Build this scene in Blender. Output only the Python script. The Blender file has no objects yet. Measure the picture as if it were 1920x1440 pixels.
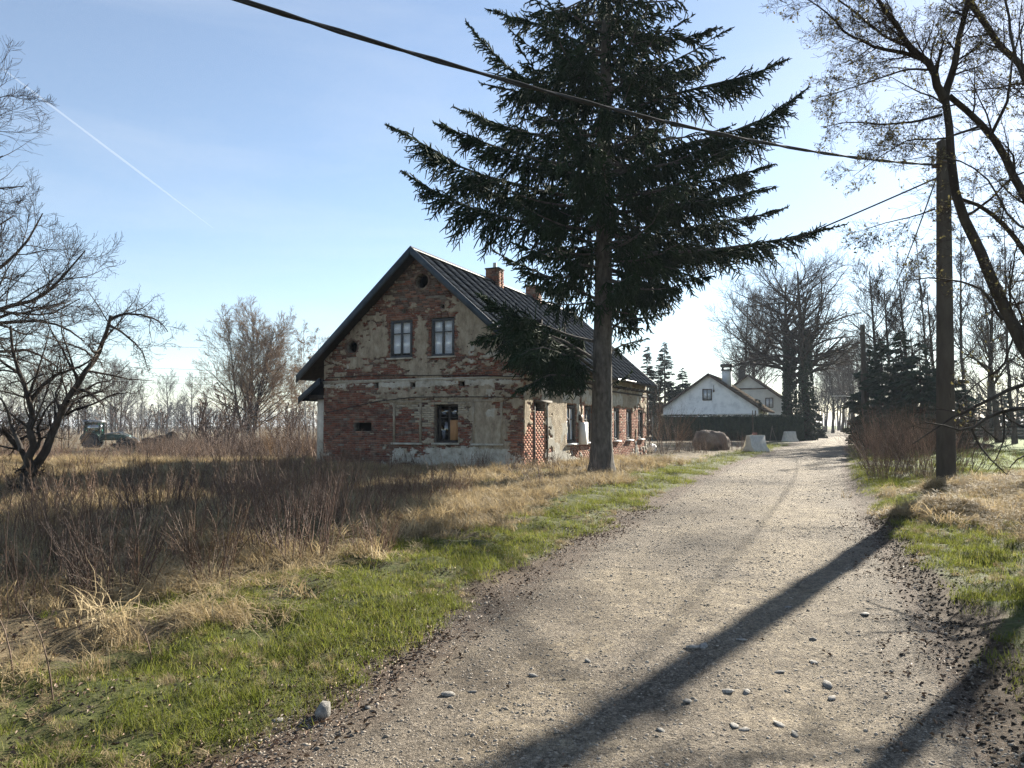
import bpy, math, random
import numpy as np
from mathutils import Vector, Matrix

SC = bpy.context.scene
COL = SC.collection
rad = math.radians
random.seed(7)

# ------------------------------------------------------------------ camera, sky, sun, exposure
F_PX, PITCH, EYE = 1420.0, math.atan(77 / 1420.0), 1.6
cam_d = bpy.data.cameras.new('camera')
cam_d.sensor_width = 36.0
cam_d.lens = 36.0 * F_PX / 1920.0
cam_d.clip_start, cam_d.clip_end = 0.05, 40000.0
cam = bpy.data.objects.new('camera', cam_d)
COL.objects.link(cam)
cam.location = (0, 0, EYE)
cam.rotation_euler = (rad(90) + PITCH, 0, 0)
SC.camera = cam

SUN_EL, SUN_AZ = rad(24.2), rad(35.6)      # azimuth clockwise from +Y
world = bpy.data.worlds.new('World')
SC.world = world
world.use_nodes = True
wn, wl = world.node_tree.nodes, world.node_tree.links
wn.clear()
w_out = wn.new('ShaderNodeOutputWorld')
w_bg = wn.new('ShaderNodeBackground')
w_bg.inputs['Strength'].default_value = SKY_STRENGTH = 0.05
sky = wn.new('ShaderNodeTexSky')
sky.sky_type = 'NISHITA'
sky.sun_disc = False
sky.sun_elevation = SUN_EL
sky.sun_rotation = SUN_AZ
sky.altitude = 300
sky.air_density, sky.dust_density, sky.ozone_density = 1.0, 0.15, 1.6
# faint high cirrus: stretched noise on the sky direction
tc = wn.new('ShaderNodeTexCoord')
mp = wn.new('ShaderNodeMapping'); mp.inputs['Scale'].default_value = (1.4, 1.2, 9.0); mp.inputs['Rotation'].default_value = (0.12, 0.20, 0.3)
wl.new(tc.outputs['Generated'], mp.inputs['Vector'])
cn = wn.new('ShaderNodeTexNoise'); cn.inputs['Scale'].default_value = 1.3; cn.inputs['Detail'].default_value = 7; cn.inputs['Roughness'].default_value = 0.55
cn.inputs['Distortion'].default_value = 0.5
wl.new(mp.outputs[0], cn.inputs['Vector'])
cr = wn.new('ShaderNodeMapRange'); cr.inputs['From Min'].default_value = 0.46; cr.inputs['From Max'].default_value = 0.78; cr.inputs['To Min'].default_value = 0.10; cr.inputs['To Max'].default_value = 0.27
wl.new(cn.outputs['Fac'], cr.inputs['Value'])
cm = wn.new('ShaderNodeMix'); cm.data_type = 'RGBA'; cm.blend_type = 'MIX'
cm.inputs['B'].default_value = (5.6, 5.9, 6.3, 1)
wl.new(cr.outputs[0], cm.inputs['Factor']); wl.new(sky.outputs[0], cm.inputs['A'])
wl.new(cm.outputs['Result'], w_bg.inputs['Color'])
wl.new(w_bg.outputs[0], w_out.inputs['Surface'])

sun_d = bpy.data.lights.new('sun', 'SUN')
sun_d.energy = 5.0
sun_d.angle = rad(0.5)
sun_d.color = (1.0, 0.93, 0.80)
sun = bpy.data.objects.new('sun', sun_d)
COL.objects.link(sun)
S_DIR = Vector((math.sin(SUN_AZ) * math.cos(SUN_EL), math.cos(SUN_AZ) * math.cos(SUN_EL), math.sin(SUN_EL)))
sun.rotation_euler = S_DIR.to_track_quat('Z', 'Y').to_euler()
sun.location = (30, 40, 60)

SC.view_settings.view_transform = 'Standard'
SC.view_settings.look = 'None'
SC.view_settings.exposure = 1.9
SC.view_settings.gamma = 1.0
SC.view_settings.use_curve_mapping = False
SC.cycles.max_bounces = 6
SC.cycles.diffuse_bounces = 3
SC.cycles.glossy_bounces = 2
SC.cycles.transmission_bounces = 4
SC.cycles.transparent_max_bounces = 12
SC.cycles.volume_bounces = 0
SC.cycles.caustics_reflective = False
SC.cycles.caustics_refractive = False
SC.cycles.sample_clamp_indirect = 4.0
SC.cycles.use_denoising = True
SC.cycles.denoising_prefilter = 'NONE'

# ------------------------------------------------------------------ helpers
def ray(px, py):
    x, u = (px - 960) / F_PX, (720 - py) / F_PX
    return np.array([x, math.cos(PITCH) - u * math.sin(PITCH), math.sin(PITCH) + u * math.cos(PITCH)])
def at(px, py, D):
    r = ray(px, py)
    return np.array([0, 0, EYE]) + r * (D / r[1])
def hsh(x, y, seed):
    h = (x.astype(np.int64) * 374761393 + y.astype(np.int64) * 668265263 + seed * 974711) & 0xffffffff
    h = ((h ^ (h >> 13)) * 1274126177) & 0xffffffff
    return ((h ^ (h >> 16)) & 0xffffff) / float(0xffffff)
def vnoise(x, y, seed=0):
    x = np.asarray(x, float); y = np.asarray(y, float)
    xi, yi = np.floor(x), np.floor(y)
    fx, fy = x - xi, y - yi
    fx = fx * fx * (3 - 2 * fx); fy = fy * fy * (3 - 2 * fy)
    a, b, c, d = hsh(xi, yi, seed), hsh(xi + 1, yi, seed), hsh(xi, yi + 1, seed), hsh(xi + 1, yi + 1, seed)
    return (a * (1 - fx) + b * fx) * (1 - fy) + (c * (1 - fx) + d * fx) * fy
def fbm(x, y, octv=4, seed=0):
    s, amp, tot = 0, 1.0, 0
    for k in range(octv):
        s = s + amp * (vnoise(np.asarray(x) * 2 ** k, np.asarray(y) * 2 ** k, seed + 17 * k) - 0.5)
        tot += amp; amp *= 0.5
    return s / tot * 2.4          # about -1 .. 1
def sm(x, a, b):
    t = np.clip((np.asarray(x, float) - a) / (b - a), 0, 1)
    return t * t * (3 - 2 * t)
def nrm(v):
    return v / np.maximum(np.linalg.norm(v, axis=-1, keepdims=True), 1e-9)

class MB:
    """collects boxes, tubes and free faces; one mesh at the end"""
    def __init__(s): s.V, s.F, s.M, s.n = [], [], [], 0
    def add(s, v, f, m=0):
        v = np.asarray(v, float).reshape(-1, 3); f = np.asarray(f, np.int64)
        if len(f) == 0: return s
        s.V.append(v); s.F.append(f + s.n); s.n += len(v)
        s.M.append(np.full(len(f), m, np.int32) if np.isscalar(m) else np.asarray(m, np.int32))
        return s
    def box(s, lo, hi, m=0, mat=None):
        x0, y0, z0 = lo; x1, y1, z1 = hi
        v = np.array([[x0, y0, z0], [x1, y0, z0], [x1, y1, z0], [x0, y1, z0], [x0, y0, z1], [x1, y0, z1], [x1, y1, z1], [x0, y1, z1]], float)
        if mat is not None: v = v @ np.array(mat.to_3x3()).T + np.array(mat.translation)
        return s.add(v, [[0, 3, 2, 1], [4, 5, 6, 7], [0, 1, 5, 4], [1, 2, 6, 5], [2, 3, 7, 6], [3, 0, 4, 7]], m)
    def hexa(s, v, m=0):
        return s.add(v, [[0, 3, 2, 1], [4, 5, 6, 7], [0, 1, 5, 4], [1, 2, 6, 5], [2, 3, 7, 6], [3, 0, 4, 7]], m)
    def prism(s, poly, axis, a, b, m=0):
        """poly: 2-D outline in the two other axes, extruded along axis from a to b"""
        n = len(poly); o = [k for k in range(3) if k != axis]
        v = np.zeros((2 * n, 3))
        for i, p in enumerate(poly):
            for q, c in ((i, a), (n + i, b)):
                v[q, o[0]], v[q, o[1]], v[q, axis] = p[0], p[1], c
        s.add(v, [[i, (i + 1) % n, n + (i + 1) % n, n + i] for i in range(n)], m)
        for tri in range(1, n - 1):
            s.add(v[[0, tri, tri + 1]], [[0, 2, 1]], m); s.add(v[[n, n + tri, n + tri + 1]], [[0, 1, 2]], m)
        return s
    def tubes(s, P, R, sides=4, m=0, cap=False):
        P = np.asarray(P, float); R = np.asarray(R, float)
        B, n = P.shape[:2]
        if B == 0: return s
        t = nrm(np.gradient(P, axis=1))
        mean = nrm(t.mean(1))
        ref = np.where((np.abs(mean[:, 2:3]) > 0.8), np.array([[1., 0.13, 0]]), np.array([[0, 0.11, 1.]]))
        e1 = nrm(np.cross(t, ref[:, None, :])); e2 = np.cross(t, e1)
        a = np.arange(sides) * 2 * math.pi / sides
        ring = e1[:, :, None, :] * np.cos(a)[None, None, :, None] + e2[:, :, None, :] * np.sin(a)[None, None, :, None]
        v = P[:, :, None, :] + ring * R[:, :, None, None]
        idx = np.arange(B * n * sides).reshape(B, n, sides)
        q = np.stack([idx[:, :-1], np.roll(idx, -1, 2)[:, :-1], np.roll(idx, -1, 2)[:, 1:], idx[:, 1:]], -1).reshape(-1, 4)
        mm = m if np.isscalar(m) else np.repeat(np.asarray(m), (n - 1) * sides)
        s.add(v.reshape(-1, 3), q, mm)
        if cap:
            for e, rev in ((0, False), (-1, True)):
                for b in range(B):
                    c = v[b, e]
                    f = [[0, k, k + 1] for k in range(1, sides - 1)]
                    s.add(c, f if rev else [x[::-1] for x in f], m if np.isscalar(m) else int(m[b]))
        return s
    def tube(s, P, R, sides=8, m=0, cap=True):
        P = np.asarray(P, float)
        R = np.full(len(P), R) if np.isscalar(R) else np.asarray(R, float)
        return s.tubes(P[None], R[None], sides, m, cap)
    def cyl(s, a, b, r0, r1=None, sides=12, m=0):
        return s.tube([a, b], [r0, r0 if r1 is None else r1], sides, m, True)
    def mesh(s, name, mats, smooth=False):
        me = bpy.data.meshes.new(name)
        V = np.concatenate(s.V) if s.V else np.zeros((0, 3))
        loops, tot, mi = [], [], []
        for f, m in zip(s.F, s.M):
            loops.append(f.reshape(-1)); tot.append(np.full(len(f), f.shape[1], np.int32)); mi.append(m)
        loops = np.concatenate(loops).astype(np.int32); tot = np.concatenate(tot); mi = np.concatenate(mi)
        me.vertices.add(len(V)); me.vertices.foreach_set('co', V.astype(np.float32).reshape(-1))
        me.loops.add(len(loops)); me.loops.foreach_set('vertex_index', loops)
        me.polygons.add(len(tot))
        me.polygons.foreach_set('loop_start', np.concatenate([[0], np.cumsum(tot)[:-1]]).astype(np.int32))
        me.polygons.foreach_set('material_index', mi)
        if smooth: me.polygons.foreach_set('use_smooth', np.ones(len(tot), bool))
        for m in (mats if isinstance(mats, (list, tuple)) else [mats]): me.materials.append(m)
        me.update(calc_edges=True)
        return me
    def build(s, name, mats, parent=None, smooth=False, loc=None, rot=None):
        return obj(name, s.mesh(name, mats, smooth), parent, loc, rot)

def obj(name, data, parent=None, loc=None, rot=None, col=None):
    o = bpy.data.objects.new(name, data)
    (col or COL).objects.link(o)
    if parent is not None: o.parent = parent
    if loc is not None: o.location = tuple(loc)
    if rot is not None: o.rotation_euler = rot
    return o
def tag(o, label=None, cat=None, group=None, kind=None):
    if label: o['label'] = label
    if cat: o['category'] = cat
    if group: o['group'] = group
    if kind: o['kind'] = kind
    return o
def thing(name, label, cat, loc=(0, 0, 0), rz=0, group=None):
    o = obj(name, None, None, loc, (0, 0, rz))
    return tag(o, label, cat, group)
def copy_tree(o, parent=None):
    c = o.copy(); COL.objects.link(c)
    if parent is not None: c.parent = parent
    for ch in list(o.children): copy_tree(ch, c)
    return c

# ------------------------------------------------------------------ materials
def mat(name, cols, scale=3.0, rough=0.9, bump=0.0, bscale=None, trans=0.0, tcol=None, metal=0.0, detail=5, coord='Object', stretch=(1, 1, 1), vary=0.0, spec=0.3, nrough=0.6, bdist=0.02):
    """procedural surface: noise-driven ramp over cols [(pos, rgb) or rgb], fine relief, optional light passing through thin leaves"""
    m = bpy.data.materials.new(name); m.use_nodes = True
    nt = m.node_tree; N, L = nt.nodes, nt.links; N.clear()
    out = N.new('ShaderNodeOutputMaterial'); bs = N.new('ShaderNodeBsdfPrincipled')
    if not isinstance(cols, list): cols = [cols]
    if coord == 'World':
        g = N.new('ShaderNodeNewGeometry'); src = g.outputs['Position']
    else:
        t = N.new('ShaderNodeTexCoord'); src = t.outputs[coord]
    mp = N.new('ShaderNodeMapping'); mp.inputs['Scale'].default_value = stretch; L.new(src, mp.inputs['Vector'])
    if len(cols) > 1:
        no = N.new('ShaderNodeTexNoise'); no.inputs['Scale'].default_value = scale; no.inputs['Detail'].default_value = detail; no.inputs['Roughness'].default_value = nrough
        L.new(mp.outputs[0], no.inputs['Vector'])
        rp = N.new('ShaderNodeValToRGB'); el = rp.color_ramp.elements
        pos = [c[0] if isinstance(c[1], (tuple, list)) else None for c in cols]
        k = len(cols)
        cc = [(c if pos[i] is None else c[1]) for i, c in enumerate(cols)]
        pp = [(0.3 + 0.4 * i / (k - 1)) if pos[i] is None else pos[i] for i in range(k)]
        while len(el) < k: el.new(0.5)
        for i in range(k): el[i].position = pp[i]; el[i].color = (*cc[i], 1)
        L.new(no.outputs['Fac'], rp.inputs['Fac']); csrc = rp.outputs['Color']
    else:
        rgb = N.new('ShaderNodeRGB'); rgb.outputs[0].default_value = (*cols[0], 1); csrc = rgb.outputs[0]
    if vary:
        oi = N.new('ShaderNodeObjectInfo'); mr = N.new('ShaderNodeMapRange')
        mr.inputs['To Min'].default_value = 1 - vary; mr.inputs['To Max'].default_value = 1 + vary
        L.new(oi.outputs['Random'], mr.inputs['Value'])
        hs = N.new('ShaderNodeHueSaturation'); L.new(mr.outputs[0], hs.inputs['Value']); L.new(csrc, hs.inputs['Color']); csrc = hs.outputs[0]
    L.new(csrc, bs.inputs['Base Color'])
    bs.inputs['Roughness'].default_value = rough; bs.inputs['Metallic'].default_value = metal
    bs.inputs['Specular IOR Level'].default_value = spec
    if bump:
        bn = N.new('ShaderNodeTexNoise'); bn.inputs['Scale'].default_value = bscale or scale * 4; bn.inputs['Detail'].default_value = 6
        L.new(mp.outputs[0], bn.inputs['Vector'])
        bp = N.new('ShaderNodeBump'); bp.inputs['Strength'].default_value = bump; bp.inputs['Distance'].default_value = bdist
        L.new(bn.outputs['Fac'], bp.inputs['Height']); L.new(bp.outputs[0], bs.inputs['Normal'])
    if trans:
        tr = N.new('ShaderNodeBsdfTranslucent'); mx = N.new('ShaderNodeMixShader'); mx.inputs[0].default_value = trans
        if tcol: tr.inputs['Color'].default_value = (*tcol, 1)
        else: L.new(csrc, tr.inputs['Color'])
        L.new(bs.outputs[0], mx.inputs[1]); L.new(tr.outputs[0], mx.inputs[2]); L.new(mx.outputs[0], out.inputs['Surface'])
    else:
        L.new(bs.outputs[0], out.inputs['Surface'])
    return m
def glass_mat(name, tint=(0.75, 0.8, 0.82), refl=0.2, rough=0.03):
    m = bpy.data.materials.new(name); m.use_nodes = True
    N, L = m.node_tree.nodes, m.node_tree.links; N.clear()
    out = N.new('ShaderNodeOutputMaterial'); g = N.new('ShaderNodeBsdfGlossy'); t = N.new('ShaderNodeBsdfTransparent'); mx = N.new('ShaderNodeMixShader')
    g.inputs['Roughness'].default_value = rough; t.inputs['Color'].default_value = (*tint, 1); mx.inputs[0].default_value = refl
    L.new(t.outputs[0], mx.inputs[1]); L.new(g.outputs[0], mx.inputs[2]); L.new(mx.outputs[0], out.inputs['Surface'])
    return m

M = {}
M['bark'] = mat('bark', [(0.018, 0.015, 0.012), (0.042, 0.034, 0.027), (0.07, 0.06, 0.05)], 6, 0.95, 0.8, 14, stretch=(1, 1, 0.25))
M['bark_far'] = mat('bark_far', [(0.03, 0.025, 0.021), (0.065, 0.054, 0.045)], 4, 1.0, spec=0.05)
M['bark_spruce'] = mat('bark_spruce', [(0.035, 0.03, 0.025), (0.08, 0.07, 0.06), (0.13, 0.115, 0.10)], 9, 0.95, 1.0, 22, stretch=(1, 1, 0.4), bdist=0.03)
M['twig'] = mat('twig', [(0.028, 0.021, 0.017), (0.065, 0.047, 0.037)], 3, 0.95, spec=0.1)
M['twig_gold'] = mat('twig_gold', [(0.17, 0.105, 0.055), (0.32, 0.205, 0.11)], 2, 0.9, trans=0.25)
M['twig_red'] = mat('twig_red', [(0.06, 0.038, 0.030), (0.14, 0.088, 0.065)], 3, 0.7, vary=0.35)
M['birch'] = mat('birch', [(0.12, 0.11, 0.10), (0.5, 0.48, 0.44)], 5, 0.8, stretch=(1, 1, 3))
M['needle'] = mat('needle', [(0.010, 0.021, 0.011), (0.028, 0.050, 0.020)], 1.2, 0.8, trans=0.14, tcol=(0.05, 0.085, 0.02), spec=0.12)
M['needle_far'] = mat('needle_far', [(0.016, 0.03, 0.02), (0.035, 0.055, 0.032)], 1.2, 0.8)
M['ivy'] = mat('ivy', [(0.012, 0.022, 0.012), (0.03, 0.05, 0.022)], 3, 0.6)
M['young_leaf'] = mat('young_leaf', [(0.07, 0.065, 0.03), (0.15, 0.125, 0.06)], 2, 0.6, trans=0.25, tcol=(0.17, 0.15, 0.06), vary=0.3)
M['grass'] = mat('grass', [(0.058, 0.080, 0.013), (0.135, 0.150, 0.026), (0.23, 0.195, 0.075)], 2.0, 0.65, trans=0.5, vary=0.45, spec=0.15)
M['straw'] = mat('straw', [(0.19, 0.135, 0.07), (0.35, 0.27, 0.15), (0.50, 0.41, 0.26)], 3.0, 0.75, trans=0.35, vary=0.3)
M['stalk'] = mat('stalk', [(0.055, 0.034, 0.024), (0.14, 0.085, 0.055), (0.24, 0.17, 0.11)], 3.0, 0.7, vary=0.4)
M['dead_leaf'] = mat('dead_leaf', [(0.06, 0.04, 0.027), (0.20, 0.13, 0.085), (0.46, 0.37, 0.27)], 9.0, 0.65, vary=0.55)
M['stone'] = mat('stone', [(0.10, 0.095, 0.085), (0.22, 0.205, 0.185), (0.34, 0.32, 0.29)], 4, 0.85, 0.5, 18, vary=0.3)
M['pebble'] = mat('pebble', [(0.13, 0.11, 0.088), (0.33, 0.285, 0.23)], 6, 0.9, vary=0.45)
M['concrete'] = mat('concrete', [(0.038, 0.031, 0.024), (0.075, 0.064, 0.05)], 3, 0.95, 0.4, 40, stretch=(1, 1, 0.35))
M['concrete_pale'] = mat('concrete_pale', [(0.36, 0.33, 0.28), (0.58, 0.55, 0.48)], 3, 0.9, 0.3, 20)
M['rust_metal'] = mat('rust_metal', [(0.06, 0.05, 0.045), (0.14, 0.09, 0.06)], 8, 0.6, metal=0.5)
M['metal'] = mat('metal', [(0.28, 0.28, 0.28), (0.45, 0.45, 0.44)], 8, 0.45, metal=0.8)
M['rubber'] = mat('rubber', [(0.015, 0.015, 0.016), (0.028, 0.027, 0.027)], 10, 0.75)
M['ceramic'] = mat('ceramic', [(0.55, 0.53, 0.5)], 1, 0.3)
M['mortar'] = mat('mortar', [(0.13, 0.115, 0.095), (0.24, 0.215, 0.18)], 6, 0.95, 0.6, 40)
for i, (c0, c1) in enumerate([((0.12, 0.036, 0.026), (0.20, 0.065, 0.042)), ((0.15, 0.052, 0.034), (0.24, 0.09, 0.058)), ((0.07, 0.03, 0.025), (0.13, 0.055, 0.042)), ((0.19, 0.09, 0.06), (0.30, 0.155, 0.105)), ((0.30, 0.25, 0.18), (0.46, 0.40, 0.30)), ((0.05, 0.032, 0.028), (0.10, 0.062, 0.05))]):
    M['brick%d' % i] = mat('brick%d' % i, [(0.26, c0), (0.46, c1), (0.56, tuple(0.6 * a + 0.4 * b for a, b in zip(c1, (0.25, 0.21, 0.16)))), (0.70, (0.27, 0.23, 0.175))], 4, 0.95, 0.6, 45, vary=0.18, detail=9, nrough=0.72, spec=0.15)
BR = [M['brick%d' % i] for i in range(6)]
M['plaster'] = mat('plaster', [(0.30, (0.11, 0.088, 0.068)), (0.43, (0.26, 0.216, 0.16)), (0.55, (0.38, 0.325, 0.245)), (0.70, (0.48, 0.425, 0.33))], 2.6, 0.97, 1.0, 30, detail=12, nrough=0.78, bdist=0.05, spec=0.1, stretch=(1.5, 1, 0.75))
M['plaster_light'] = mat('plaster_light', [(0.30, (0.17, 0.15, 0.12)), (0.45, (0.36, 0.335, 0.28)), (0.68, (0.55, 0.525, 0.46))], 2.8, 0.97, 0.9, 28, detail=12, nrough=0.76, spec=0.1)
M['roof_board'] = mat('roof_board', [(0.020, 0.032, 0.046), (0.045, 0.065, 0.085)], 4, 0.55, 0.2, 20, stretch=(1, 4, 1))
M['roof_tile'] = mat('roof_tile', [(0.009, 0.011, 0.015), (0.014, 0.017, 0.022), (0.024, 0.027, 0.031)], 1.8, 0.9, 0.3, 25, vary=0.06, spec=0.0)
M['dark_wood'] = mat('dark_wood', [(0.022, 0.019, 0.017), (0.05, 0.042, 0.035)], 6, 0.85, 0.4, 20)
M['frame_dark'] = mat('frame_dark', [(0.03, 0.028, 0.027), (0.075, 0.065, 0.055)], 8, 0.8, 0.4, 30)
M['frame_grey'] = mat('frame_grey', [(0.045, 0.05, 0.058), (0.09, 0.097, 0.105)], 8, 0.8, 0.4, 30)
M['glass'] = glass_mat('glass', (0.97, 0.98, 0.98), 0.12)
M['curtain'] = mat('curtain', [(0.72, 0.75, 0.80), (0.86, 0.88, 0.92)], 3, 0.9, trans=0.15)
M['plywood'] = mat('plywood', [(0.32, 0.16, 0.07), (0.46, 0.25, 0.11)], 3, 0.75, stretch=(4, 1, 0.5))
M['void'] = mat('void', [(0.02, 0.018, 0.016)], 1, 1.0)
M['white_paint'] = mat('white_paint', [(0.66, 0.66, 0.64), (0.8, 0.8, 0.79)], 3, 0.6, 0.1)
M['white_render'] = mat('white_render', [(0.36, (0.62, 0.63, 0.64)), (0.5, (0.78, 0.79, 0.79)), (0.7, (0.86, 0.86, 0.86))], 1.2, 0.9, 0.2, 12)
M['beige_render'] = mat('beige_render', [(0.42, 0.42, 0.40), (0.54, 0.54, 0.51)], 1.2, 0.9, 0.2, 12)
M['tar'] = mat('tar', [(0.016, 0.017, 0.020), (0.04, 0.042, 0.046)], 5, 0.55, 0.4, 15)
M['brown_roof'] = mat('brown_roof', [(0.035, 0.03, 0.026), (0.08, 0.068, 0.056)], 3, 1.0, 0.3, 10, spec=0.0)
M['brown_wood'] = mat('brown_wood', [(0.045, 0.03, 0.022), (0.085, 0.06, 0.042)], 3, 0.8)
M['soil'] = mat('soil', [(0.028, 0.021, 0.015), (0.065, 0.048, 0.035), (0.12, 0.09, 0.065)], 3, 0.97, 0.9, 14, bdist=0.05)
M['dark_earth'] = mat('dark_earth', [(0.015, 0.012, 0.009), (0.04, 0.03, 0.022), (0.07, 0.054, 0.04)], 3, 1.0, 1.0, 6, bdist=0.15, spec=0.05)
M['green_paint'] = mat('green_paint', [(0.012, 0.045, 0.032), (0.03, 0.075, 0.055)], 6, 0.4)
M['plastic_white'] = mat('plastic_white', [(0.7, 0.7, 0.7), (0.82, 0.82, 0.82)], 5, 0.5, 0.5, 8)
M['red_paint'] = mat('red_paint', [(0.16, 0.06, 0.045), (0.24, 0.09, 0.065)], 5, 0.6)
M['orange_paint'] = mat('orange_paint', [(0.5, 0.16, 0.05)], 5, 0.6)
M['grey_wood'] = mat('grey_wood', [(0.10, 0.09, 0.08), (0.2, 0.185, 0.16)], 5, 0.9, 0.4, 20, stretch=(6, 1, 1))
# ------------------------------------------------------------------ the ground and the road
RL = np.array([(-12, -6.2), (0, -2.5), (3.5, -1.34), (4.6, -1.04), (6.8, -0.38), (10.7, 0.98), (17, 3.3), (27.4, 7.3), (45, 15.2), (65, 24.0), (100, 39.6), (300, 128)])
RR = np.array([(-12, -3.2), (0, 0.95), (3.9, 2.44), (5.9, 3.3), (10.7, 5.2), (17.1, 7.75), (27, 11.9), (36, 15.8), (69, 30.4), (100, 44.2), (300, 132.6)])
def edge_l(y): return np.interp(y, RL[:, 0], RL[:, 1])
def edge_r(y): return np.interp(y, RR[:, 0], RR[:, 1])
HC = np.array([0.40, 25.98]); HV = nrm(np.array([0.4056, 0.9141])); HX = np.array([HV[1], -HV[0]])
def house_local(x, y):
    dx, dy = np.asarray(x) - HC[0], np.asarray(y) - HC[1]
    return dx * HX[0] + dy * HX[1], dx * HV[0] + dy * HV[1]
HAY = [(11.3, 15.6, 0.17, 1.1, 0.8), (12.6, 14.4, 0.30, 1.0, 0.7), (10.2, 14.6, 0.12, 0.9, 0.7), (9.2, 12.6, 0.16, 0.9, 0.6), (10.6, 13.1, 0.17, 0.8, 0.55), (8.4, 11.2, 0.2, 0.8, 0.5), (11.8, 17.0, 0.16, 1.3, 0.6), (13.6, 16.4, 0.18, 1.4, 0.8), (9.6, 16.4, 0.08, 0.9, 0.6), (7.7, 9.6, 0.16, 0.7, 0.5), (9.0, 9.8, 0.22, 0.8, 0.6), (13.9, 19.0, 0.16, 1.4, 0.6), (15.2, 19.6, 0.16, 1.5, 0.6), (7.0, 12.3, 0.14, 0.6, 0.5)]
def ground_z(x, y):
    x = np.asarray(x, float); y = np.asarray(y, float)
    jl = fbm(x * 1.1, y * 1.1, 3, 5) * 0.22
    dl = (edge_l(y) - x) * 0.92 + jl
    dr = (x - edge_r(y)) * 0.92 + fbm(x * 1.3, y * 1.3, 3, 9) * 0.16
    near = sm(y, 60, 25)
    inside = sm(np.minimum(-dl, -dr), -0.05, 0.25)
    z = -0.05 * inside
    zl = 0.045 * sm(dl, -0.1, 0.6) + near * (fbm(x * 0.45, y * 0.45, 3, 2) * 0.16 * sm(dl, 1.0, 4.0) + fbm(x * 2.2, y * 2.2, 3, 3) * 0.085 * sm(dl, 0.1, 0.9))
    zl = zl + 0.28 * np.exp(-((y - 27.5 - 0.12 * x + fbm(x * 0.2, y * 0, 2, 4)) / 1.6) ** 2) * sm(-x, 8, 12)
    zl = zl - 0.85 * sm(y, 30, 44) * sm(-x - 0.12 * (y - 30), 5, 12)
    zr = near * 0.10 * sm(dr, -0.05, 0.42) + near * (fbm(x * 0.5, y * 0.5, 3, 11) * 0.14 * sm(dr, 0.8, 2.5) + fbm(x * 2.4, y * 2.4, 3, 12) * 0.09 * sm(dr, 0.1, 0.8))
    for hx, hy, hh, hw, hd in HAY:
        zr = zr + 1.75 * hh * np.exp(-((x - hx) / hw) ** 2 - ((y - hy) / hd) ** 2) * (1 + 0.6 * fbm(x * 2.6, y * 2.6, 3, 21))
    z = z + np.where(dl > -0.2, zl, 0) + np.where(dr > -0.2, zr, 0)
    u, v = house_local(x, y)
    hs = sm(u, -9.6, -8.8) * sm(u, 0.9, 0.2) * sm(v, -0.9, -0.1) * sm(v, 18.3, 17.6)
    return z * (1 - hs)

def axis(lo_far, lo, hi, hi_far, step, g=1.13):
    a = list(np.arange(lo, hi, step)); s = step; p = a[-1]
    while p < hi_far: s *= g; p += s; a.append(p)
    s = step; p = lo; b = []
    while p > lo_far: s *= g; p -= s; b.append(p)
    return np.array(b[::-1] + a)
gx = axis(-900, -9.5, 15.5, 900, 0.1)
gy = axis(-60, -2.5, 20.0, 1300, 0.1, 1.09)
GX, GY = np.meshgrid(gx, gy)
GZ = ground_z(GX, GY)
nx, ny = len(gx), len(gy)
idx = np.arange(nx * ny).reshape(ny, nx)
gq = np.stack([idx[:-1, :-1], idx[:-1, 1:], idx[1:, 1:], idx[1:, :-1]], -1).reshape(-1, 4)

def cover(x, y):
    """what grows or lies on the ground there: green, bare soil, straw (0..1 each)"""
    dl = (edge_l(y) - x) * 0.92 + fbm(x * 1.1, y * 1.1, 3, 5) * 0.3
    dr = (x - edge_r(y)) * 0.92 + fbm(x * 1.3, y * 1.3, 3, 9) * 0.2
    n = fbm(x * 0.6, y * 0.6, 4, 31)
    left = dl > -0.3
    wid = np.interp(y, [0, 4, 6, 10, 30], [2.6, 2.2, 1.8, 1.5, 1.6]) + n * 0.7
    green = np.where(left, sm(dl, -0.12, 0.25) * sm(dl, wid + 0.8, wid - 0.2) + 0.30 * sm(n, 0.0, 0.7) * sm(dl, wid - 0.3, wid + 0.5), 0)
    soil = np.where(left, sm(dl, 0.40, -0.1) * 0.9, 0)
    straw = np.where(left, sm(dl, wid - 0.4, wid + 0.8), 0)
    right = dr > -0.3
    hay = 0
    for hx, hy, hh, hw, hd in HAY: hay = hay + 1.3 * np.exp(-((x - hx) / (hw * 1.2)) ** 2 - ((y - hy) / (hd * 1.4)) ** 2)
    hay = np.clip(hay + 0.35 * sm(n, -0.1, 0.6) * sm(dr, 0.5, 2.5) * sm(y, 30, 18), 0, 1)
    meadow = sm(y, 19, 24) * sm(dr, 2.0, 4.5)
    green = np.where(right, np.clip(sm(dr, 0.12, 0.35) * (1 - 0.85 * hay) + meadow, 0, 1), green)
    soil = np.where(right, sm(dr, 0.5, 0.15), soil)
    straw = np.where(right, hay * (1 - meadow), straw)
    return green, soil, straw
g_, s_, t_ = cover(GX, GY)
far_left = sm(GY, 28, 34) * sm(-GX, 4, 10)
mb = MB(); mb.add(np.stack([GX, GY, GZ], -1).reshape(-1, 3), gq)

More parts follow.
